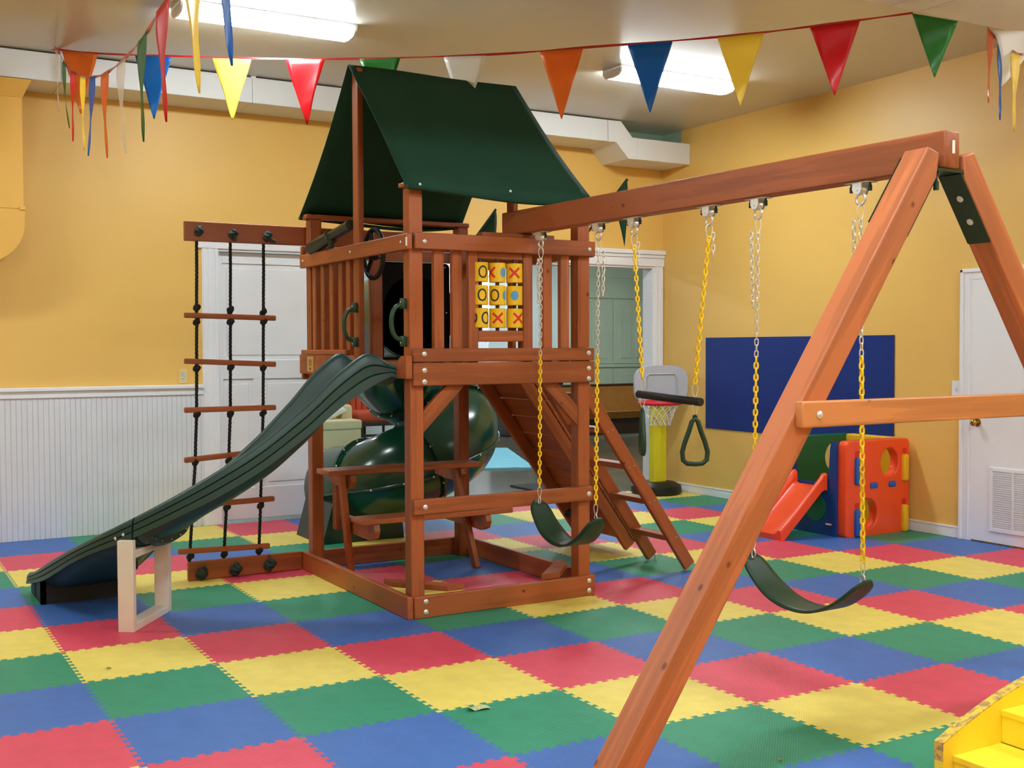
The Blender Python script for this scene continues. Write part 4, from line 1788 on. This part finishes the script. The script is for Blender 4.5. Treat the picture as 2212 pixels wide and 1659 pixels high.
def swing(label, h0, h1, e0, e1, yz, tail0, tail1, sag):
    S = thing('belt_swing', label, 'swing', ((h0.x + h1.x) / 2, (h0.y + h1.y) / 2, e0[2]), 'belt swings')
    for h, e, (tl, ts) in ((h0, e0, tail0), (h1, e1, tail1)):
        cp = h - Vector((0, 0, .038))
        clip(S, cp, CZ)
        topc = cp - Vector((0, 0, .03))
        bot = Vector((e[0], e[1], e[2] + .085))
        chain(S, topc, bot, yz, CZ)
        tp_ = topc + Vector((-.863 * .018 * ts, .505 * .018 * ts, 0))
        chain(S, tp_, tp_ - Vector((-.863 * .005 * ts, 0, tl)), -1, CZ + .4)
        clip(S, Vector((e[0], e[1], e[2] + .058)), CZ + .6, .95)
        bm = B()
        c = Vector((e[0], e[1], e[2] + .012))
        tube(bm, [c + Vector((-.0 * math.cos(a), .012 * math.cos(a), .022 * math.sin(a))) for a in [2 * PI * k / 14 for k in range(14)]], .0032, 6, closed=True)
        part('seat_hook', bm, 'steel', S, 60)
    a = Vector((e0[0], e0[1] + .03, e0[2] + .012))
    b = Vector((e1[0], e1[1] - .03, e1[2] + .012))
    belt_seat(S, a, b, sag, .17)
    return S


swing('green belt swing on yellow chains in front of the tower', HP[0], HP[1], (2.612, -.385, .622), (2.638, -.935, .585), 1.49, (.26, 1.0), (.24, -1.6), .20)
swing('green belt swing on yellow chains nearest the slanted leg', HP[4], HP[5], (2.70, -2.135, .568), (2.73, -2.765, .552), 1.49, (.34, 1.6), (.17, 1.6), .185)
# trapeze with rings
TR = thing('trapeze_swing', 'green trapeze bar with two gym rings on yellow chains', 'trapeze', (2.68, -1.52, 1.2))
ta_, tb_ = Vector((2.658, -1.335, 1.292)), Vector((2.68, -1.735, 1.272))
bmx = B()
e = (tb_ - ta_).normalized()
ba, bb_ = ta_ - e * .035, tb_ + e * .045
tube(bmx, [ba, ba + e * .004, bb_ - e * .004, bb_], [.018, .021, .021, .018], 14)
part('trapeze_bar', bmx, 'black_plastic', TR, 40)
for h, tpt in ((HP[2], ta_), (HP[3], tb_)):
    cp = h - Vector((0, 0, .038))
    clip(TR, cp, CZ + .2, 1.15)
    topc = cp - Vector((0, 0, .02))
    bot = tpt + Vector((0, 0, .085))
    chain(TR, topc, bot, 9, CZ)
    sl = topc + Vector((.863 * .02, -.505 * .02, .02))
    chain(TR, sl, sl - Vector((0, 0, .12)), -1, CZ)
    clip(TR, tpt + Vector((0, 0, .05)), CZ, 1.0)
    clip(TR, tpt - Vector((0, 0, .04)), CZ + .3, .95)


def ring_handle(parent, c, rz):
    pts = []
    W_, H_ = .058, .165
    raw = [(x_ * 1.12, z_ * 1.32) for x_, z_ in [(0, 0), (.014, -.012), (.026, -.045), (.046, -.09), (.057, -.125), (.053, -.155), (.034, -.168), (0, -.17)]]
    prof = raw + [(-x, z) for x, z in reversed(raw[1:-1])]
    M = Matrix.Translation(c) @ Matrix.Rotation(rz, 4, 'Z')
    bm = B()
    tube(bm, [M @ Vector((x, 0, z)) for x, z in prof], .0125, 8, closed=True)
    part('ring_handle', bm, 'handle_green' if False else 'swing_green', parent, 60)
    bm = B()
    tube(bm, [M @ Vector((.009 * math.cos(a), 0, .006 + .011 * math.sin(a))) for a in [2 * PI * k / 10 for k in range(10)]], .005, 6, closed=True)
    part('ring_eye', bm, 'swing_green', parent, 60)


ring_handle(TR, ta_ - Vector((0, 0, .085)), math.atan2(6.0, 3.4))
ring_handle(TR, tb_ - Vector((0, 0, .085)), CZ + .1)

# =================================================================== RIGHT-HAND TOYS
# basketball hoop
BH = thing('toy_basketball_hoop', 'toddler basketball hoop with yellow post by the corner', 'basketball hoop', (6.41, 3.42, 0))
bm = B()
tube(bm, [(6.40, 3.42, 0), (6.40, 3.42, .03), (6.40, 3.42, .09), (6.40, 3.42, .125), (6.40, 3.42, .13)], [.25, .27, .262, .20, .12], 24, sy=1.0)
part('base', bm, 'black_plastic', BH, 50)
bm = B()
prism(bm, [(6.335, 3.38, .12), (6.335, 3.46, .12), (6.42, 3.47, .12), (6.50, 3.46, .12), (6.50, 3.38, .12), (6.42, 3.37, .12)], (0, 0, .93))
part('post', bm, 'hoop_yellow', BH)
Mh = Matrix.Translation((6.40, 3.33, 1.15)) @ Matrix.Rotation(math.radians(-14), 4, 'Z')
bm = B()
prof = []
for k in range(40):
    a = 2 * PI * k / 40
    ex = abs(math.cos(a)) ** .6 * (1 if math.cos(a) > 0 else -1) * .30
    ez = abs(math.sin(a)) ** .6 * (1 if math.sin(a) > 0 else -1) * .20
    prof.append(Mh @ Vector((ex, 0, ez)))
prism(bm, prof, Mh.to_3x3() @ Vector((0, .04, 0)))
bmesh.ops.bevel(bm, geom=[e for e in bm.edges if e.calc_face_angle(0) > .8], offset=.008, segments=2, affect='EDGES')
bd = part('backboard', bm, 'hoop_grey', BH, 40)
bm = B()
tube(bm, [Mh @ Vector((x, -.004, z)) for x, z in ((-.17, -.12), (-.17, .08), (-.14, .11), (.14, .11), (.17, .08), (.17, -.12))], .008, 6)
part('moulded_square', bm, 'hoop_grey', bd, 60)
rc = Vector((6.19, 3.08, .975))
bm = B()
tube(bm, [rc + Vector((.21 * math.cos(2 * PI * k / 28), .19 * math.sin(2 * PI * k / 28), 0)) for k in range(28)], .022, 10, closed=True)
part('rim', bm, 'hoop_red', BH, 60)
bm = B()
nn_ = 12
for s in (1, -1):
    for k in range(nn_):
        pts = []
        for i in range(7):
            f_ = i / 6
            a = 2 * PI * (k + s * f_ * 2.2) / nn_
            rr = .19 - .09 * f_ ** .7
            pts.append(rc + Vector((rr * math.cos(a), rr * .92 * math.sin(a), -.02 - .21 * f_)))
        tube(bm, pts, .0035, 4)
part('net', bm, 'net_white', BH, 60)
# activity cube
AC = thing('activity_cube', 'plastic climbing cube with orange slide by the right wall', 'climbing cube', (6.3, .75, 0))
cx0, cx1, cy0, cy1, ch = 5.985, 6.70, .40, 1.08, .765
W_, D_ = cx1 - cx0, cy1 - cy0
bm = B()
plate_holes(bm, W_, ch, [('e', .49, .585, .115, .13), ('e', .235, .178, .125, .135)], .07, Matrix.Translation((cx0, cy0 + .03, 0)), corner=.035)
fp = part('front_panel', bm, 'toy_red', AC, 40, label='orange-red panel with two round holes')
for (xq, zq, m_) in ((.115, .53, 'toy_blue2'), (.115, .11, 'toy_blue2'), (.665, .53, 'toy_yellow'), (.665, .11, 'toy_yellow')):
    bm = B()
    box(bm, cx0 + xq - .035, cx0 + xq + .03, cy0 - .05, cy0 + .02, zq - .11, zq + .115, .02, 3)
    part('corner_clip', bm, m_, fp, 40)
    bm = B()
    box(bm, cx0 + xq - .03, cx0 + xq + .02, cy0 - .0205, cy0 - .012, zq + .12, zq + .165, .003, 1)
    part('clip_slot', bm, 'mark_red', fp)
for xq in (.26, .475):
    bm = B()
    box(bm, cx0 + xq, cx0 + xq + .085, cy0 - .034, cy0 + .0, .38, .43, .016, 3)
    part('peg', bm, 'toy_blue2', fp, 40)
ML = Matrix.Translation((cx0 - .0, cy0 + .07, 0)) @ Matrix.Rotation(PI / 2, 4, 'Z')
arch = [(.13, .765 + .02), (.13, .44), (.16, .40), (.46, .40), (.50, .44), (.50, .765 + .02)]
bm = B()
pts = [(0, 0), (.64, 0), (.64, .765), (.52, .765), (.50, .72), (.49, .47), (.46, .42), (.11, .42), (.08, .47), (.06, .72), (.05, .765), (0, .765)]
d = .06
prism(bm, [ML @ Vector((p[0], -.02, p[1])) for p in pts], ML.to_3x3() @ Vector((0, d, 0)))
lp_ = part('side_panel', bm, 'toy_blue', AC, label='dark blue panel with slide opening')
# green hollow below the slide
bm = B()
tube(bm, [(cx0 - .047, cy0 + .29, .22), (cx0 - .04, cy0 + .29, .22)], .115, 24)
part('side_hole', bm, 'toy_green', lp_, 40)
bm = B()
box(bm, cx0 - .050, cx0 - .042, cy0 + .10, cy0 + .17, .085, .105, .006, 2)
lg = part('maker_badge', bm, 'mark_red', lp_, label='small red and white oval badge')
bm = B()
box(bm, cx0 - .0515, cx0 - .049, cy0 + .107, cy0 + .163, .0895, .1005, .004, 2)
part('badge_face', bm, 'paper_white', lg)
bm = B()
plate_holes(bm, W_, ch, [('e', .52, .58, .13, .14), ('e', .23, .2, .12, .13)], .06, Matrix.Translation((cx0, cy1 - .03, 0)), corner=.035)
part('back_panel', bm, 'toy_green', AC, 40, label='green panel with round holes')
bm = B()
plate_holes(bm, D_ - .13, ch, [('e', .27, .57, .12, .13)], .05, Matrix.Translation((cx1 - .03, cy0 + .068, 0)) @ Matrix.Rotation(PI / 2, 4, 'Z'), corner=.035)
part('right_panel', bm, 'toy_yellow', AC, 40, label='yellow panel')
# toy slide
bm = B()
sx0, sx1 = cx0 - .05, 5.43
yc0, yc1 = .55, .94
prof = [(0, .40, .11), (.06, .405, .1), (.12, .39, .08), (.5, .22, .075), (.8, .09, .07), (.93, .05, .06), (1.0, .045, .035)]
rings = []
for f_, z, h in prof:
    x = sx0 + (sx1 - sx0) * f_
    rings.append([bm.verts.new((x, y, zz)) for y, zz in ((yc0, max(0, z - .03) if f_ < .9 else 0), (yc0, z + h - .015), (yc0 + .015, z + h), (yc0 + .035, z + h), (yc0 + .05, z + h - .02), (yc0 + .06, z + .01), (yc0 + .08, z),
                                                         (yc1 - .08, z), (yc1 - .06, z + .01), (yc1 - .05, z + h - .02), (yc1 - .035, z + h), (yc1 - .015, z + h), (yc1, z + h - .015), (yc1, max(0, z - .03) if f_ < .9 else 0))])
m = len(rings[0])
for a, b in zip(rings, rings[1:]):
    for k in range(m):
        bm.faces.new((a[k], a[(k + 1) % m], b[(k + 1) % m], b[k]))
bm.faces.new(rings[0][::-1])
bm.faces.new(rings[-1])
part('toy_slide', bm, 'toy_red', AC, 45, label='orange-red slide chute')

# =================================================================== YELLOW STEP STOOL (bottom right)
ST = thing('step_stool', 'chipped yellow painted wooden step stool in the bottom right corner', 'stool', (2.6, -3.8, 0))
gx, gy = 2.25, -3.56
bm = B()
pts = [(gx, 0), (gx + 1.0, 0), (gx + 1.0, .40)]
for k in range(13):
    f_ = k / 12
    pts.append((gx + .72 - .72 * f_, .20 + .175 * (1 - f_ ** 1.8) if f_ < 1 else .20))
prism(bm, [(x, gy, z) for x, z in pts], (0, .035, 0))
part('side_panel', bm, 'stool_yellow', ST, 30)
bm = B()
prism(bm, [(x, gy - .75, z) for x, z in pts], (0, .035, 0))
part('side_panel', bm, 'stool_yellow', ST, 30)
for k, (xa, za) in enumerate(((gx + .05, .15), (gx + .30, .265), (gx + .55, .38))):
    bx('tread', xa, xa + (.25 if k < 2 else .42), gy - .715, gy, za - .022, za, ST, 'stool_yellow', axis='y', bev=.002)
    bx('riser', xa + .004, xa + .02, gy - .715, gy, (0 if k == 0 else za - .115), za - .022, ST, 'stool_yellow', axis='y', bev=.002)
bm = B()
crv = [(gx, .14)] + [(gx + .72 - .72 * f_, .20 + .175 * (1 - f_ ** 1.8)) for f_ in [1 - k / 20 for k in range(21)]]
va_ = [bm.verts.new((x - .0008 * (k == 0 or k == 1), gy - .0008, z + .0008 * (k > 0))) for k, (x, z) in enumerate(crv)]
vb_ = [bm.verts.new((x - .0008 * (k == 0 or k == 1), gy + .0358, z + .0008 * (k > 0))) for k, (x, z) in enumerate(crv)]
for k in range(len(crv) - 1):
    bm.faces.new((va_[k], va_[k + 1], vb_[k + 1], vb_[k]))
ext = bmesh.ops.extrude_face_region(bm, geom=bm.faces[:])
for v in ext['geom']:
    if isinstance(v, bmesh.types.BMVert):
        v.co += Vector((.001, 0, -.0045))
part('worn_edge', bm, 'stool_worn', ST, label='top edge with chipped paint')

# small things on the mats
bm = B()
cxy = Vector((1.377, -1.887, 0))
n, m = 12, 6
dirx = Vector((.86, -.1, 0)).normalized()
diry = Vector((.1, .86, 0)).normalized()
g = []
for i in range(n + 1):
    row = []
    for j in range(m + 1):
        a, b = i / n - .5, j / m - .5
        z = .003 + .007 * abs(math.sin(4 * a + .9)) + (.012 * (-.25 - a) * 4 if a < -.25 else 0)
        row.append(bm.verts.new(cxy + dirx * (a * .10) + diry * (b * .05) + Vector((0, 0, z))))
    g.append(row)
for i in range(n):
    for j in range(m):
        bm.faces.new((g[i][j], g[i + 1][j], g[i + 1][j + 1], g[i][j + 1]))
bl = part('banknote', bm, 'bill_green', None, 60)
md = bl.modifiers.new('thick', 'SOLIDIFY')
md.thickness = .0012
tag(bl, 'crumpled pale green play banknote on the foam floor', 'banknote')
for (p, s, nm) in (((.14, -.445), .012, 'tiny scrap of lint on the yellow foam tile at lower left'), ((2.05, -3.0), .010, 'tiny dark scrap on the foam by the yellow stool')):
    bm = B()
    tube(bm, [(p[0] - s, p[1], .005), (p[0] - s * .3, p[1] + .004, .008), (p[0] + s * .4, p[1] + .002, .006), (p[0] + s, p[1] + .006, .004)], [.002, .0042, .004, .0015], 7)
    tag(part('floor_scrap', bm, 'lint', None, 60), nm, 'scrap')

# =================================================================== PENNANT GARLANDS
def pennant(parent, a, b, ln, col, curl=0.0, label=None, tipshift=None):
    """triangle hung from a to b, point down"""
    a, b = Vector(a), Vector(b)
    n, m = 8, 12
    d = b - a
    nrm = Vector((d.y, -d.x, 0))
    nrm = nrm.normalized() if nrm.length > 1e-6 else Vector((1, 0, 0))
    bm = B()
    g = []
    ts_ = tipshift or Vector((0, 0, 0))
    for j in range(m + 1):
        f_ = j / m
        w_ = 1 - f_ * .985
        row = []
        for i in range(n + 1):
            s = (i / n - .5) * w_ + .5
            p = a + d * s + Vector((0, 0, -ln * f_)) + ts_ * f_ ** 2
            p += nrm * (curl * math.sin(PI * f_ * 1.3) * .5 + curl * .6 * (i / n - .5) ** 2 * (1 - f_) * 4 + .004 * math.sin(9 * f_ + 3 * i / n))
            row.append(bm.verts.new(p))
        g.append(row)
    for j in range(m):
        for i in range(n):
            bm.faces.new((g[j][i], g[j][i + 1], g[j + 1][i + 1], g[j + 1][i]))
    o = part('pennant', bm, 'flag_' + col, parent, 70, label=label)
    md = o.modifiers.new('thick', 'SOLIDIFY')
    md.thickness = .0012
    return o


def ribbon(parent, pts, w_=.016):
    pts = [Vector(p) for p in pts]
    sub_ = []
    N = (len(pts) - 1) * 10
    for k in range(N + 1):
        sub_.append(catmull(pts, k / N))
    bm = B()
    ra = []
    for k, p in enumerate(sub_):
        tw = .35 * math.sin(k * .55)
        h = w_ * (.45 + .55 * abs(math.cos(k * .31)))
        t_ = (sub_[min(k + 1, N)] - sub_[max(k - 1, 0)]).normalized()
        sd_ = Vector((t_.y, -t_.x, 0)).normalized()
        o_ = Vector((0, 0, math.cos(tw))) + sd_ * math.sin(tw)
        ra.append([bm.verts.new(p + o_ * (h / 2) + sd_ * .0015), bm.verts.new(p - o_ * (h / 2) + sd_ * .0015),
                   bm.verts.new(p - o_ * (h / 2) - sd_ * .0015), bm.verts.new(p + o_ * (h / 2) - sd_ * .0015)])
    for a, b in zip(ra, ra[1:]):
        for k in range(4):
            bm.faces.new((a[k], a[(k + 1) % 4], b[(k + 1) % 4], b[k]))
    return part('ribbon', bm, 'flag_ribbon', parent, 60)


G1 = thing('pennant_garland', 'long pennant garland crossing the whole ceiling above the tower', 'garland', (2.599, 0.532, 3.452), 'pennant garlands')
ribbon(G1, [(0.255, 3.507, 3.905),
              (0.509, 3.183, 3.825),
              (0.782, 2.836, 3.750),
              (1.160, 2.356, 3.674),
              (1.579, 1.824, 3.592),
              (2.086, 1.181, 3.510),
              (2.700, 0.404, 3.442),
              (3.111, -0.115, 3.422),
              (3.654, -0.800, 3.401),
              (3.982, -1.212, 3.407),
              (4.326, -1.645, 3.424)])
for p, q, col, ln, clr, lab in (
        ((0.534, 3.151, 3.811), (0.744, 2.883, 3.754), 'orange', 0.461, 0.00, 'orange pennant'),
        ((0.959, 2.611, 3.708), (1.160, 2.355, 3.667), 'blue', 0.457, 0.00, 'blue pennant'),
        ((1.382, 2.073, 3.624), (1.586, 1.814, 3.584), 'yellow', 0.436, 0.00, 'yellow pennant'),
        ((1.765, 1.587, 3.555), (1.960, 1.340, 3.524), 'red', 0.447, 0.02, 'red pennant'),
        ((2.130, 1.125, 3.499), (2.322, 0.882, 3.478), 'green', 0.427, 0.03, 'green pennant'),
        ((2.512, 0.642, 3.457), (2.700, 0.403, 3.436), 'white', 0.420, 0.00, 'white pennant'),
        ((2.931, 0.113, 3.425), (3.111, -0.115, 3.416), 'orange', 0.433, 0.00, 'orange pennant'),
        ((3.290, -0.341, 3.409), (3.466, -0.563, 3.403), 'blue', 0.423, 0.00, 'blue pennant'),
        ((3.635, -0.776, 3.397), (3.809, -0.995, 3.398), 'yellow', 0.416, 0.00, 'yellow pennant'),
        ((3.974, -1.202, 3.401), (4.148, -1.421, 3.410), 'red', 0.409, 0.00, 'red pennant'),
        ((4.323, -1.641, 3.422), (4.446, -1.855, 3.342), 'green', .335, 0, 'green pennant at the end of the garland')):
    pennant(G1, p, q, ln, col, clr, label=lab)

G2 = thing('pennant_garland', 'sagging pennant garland hanging towards the camera at upper left', 'garland', (0.326, 0.772, 3.102), 'pennant garlands')
ctl2 = [Vector(p) for p in ((0.486, 3.315, 3.894), (0.455, 2.805, 3.722), (0.404, 2.189, 3.489), (0.367, 1.625, 3.310), (0.340, 1.114, 3.172), (0.302, 0.611, 3.063), (0.273, 0.104, 2.974), (0.243, -0.460, 2.914), (0.185, -1.182, 2.849), (0.124, -1.785, 2.822), (0.108, -2.296, 2.826), (0.082, -2.861, 2.823))]
ribbon(G2, ctl2)


def along(ctl, i, L):
    """two points on the ribbon, L apart, around control point i"""
    n_ = len(ctl) - 1
    ds = .002
    p_, q_ = catmull(ctl, i / n_), catmull(ctl, i / n_)
    for k in range(1, 400):
        p_, q_ = catmull(ctl, max(0, (i - k * ds) / n_)), catmull(ctl, min(1, (i + k * ds) / n_))
        if (q_ - p_).length >= L:
            break
    return p_, q_


SIDE = Vector((.863, -.505, 0))      # along the back of the room, used to let the points drift sideways
for i, (col, drift) in enumerate((('clear', -0.007), ('green', 0.016), ('red', -0.021), ('yellow', -0.011), ('blue', -0.044), ('orange', -0.007), ('clear', 0.002), ('green', -0.014), ('red', -0.005), ('yellow', -0.002), ('blue', 0.003))):
    p, q = along(ctl2, i + 1, .28)
    pennant(G2, p, q, .44, col, .012, label=(col if col != 'clear' else 'translucent white') + ' pennant seen edge-on', tipshift=SIDE * drift)

G3 = thing('pennant_garland', 'short pennant garland below the ceiling duct at upper right', 'garland', (4.666, -1.988, 3.202), 'pennant garlands')
ctl3 = [Vector(p) for p in ((5.455, -1.276, 3.601), (5.237, -1.502, 3.438), (5.052, -1.688, 3.321), (4.877, -1.879, 3.228), (4.668, -2.108, 3.130), (4.407, -2.423, 3.041), (4.175, -2.752, 3.007))]
ribbon(G3, ctl3)
for i, col, drift in ((.6, 'orange', -.021), (2.0, 'blue', -.016), (3.45, 'yellow', -.016), (4.7, 'red', -.011)):
    p, q = along(ctl3, i, .26)
    pennant(G3, p, q, .44, col, .01, label=col + ' pennant seen edge-on', tipshift=SIDE * drift)
p, q = (4.838, -1.794, 3.359), (4.936, -2.027, 3.311)
pennant(G3, p, q, .31, 'white', .02, label='white pennant', tipshift=SIDE * -.09)
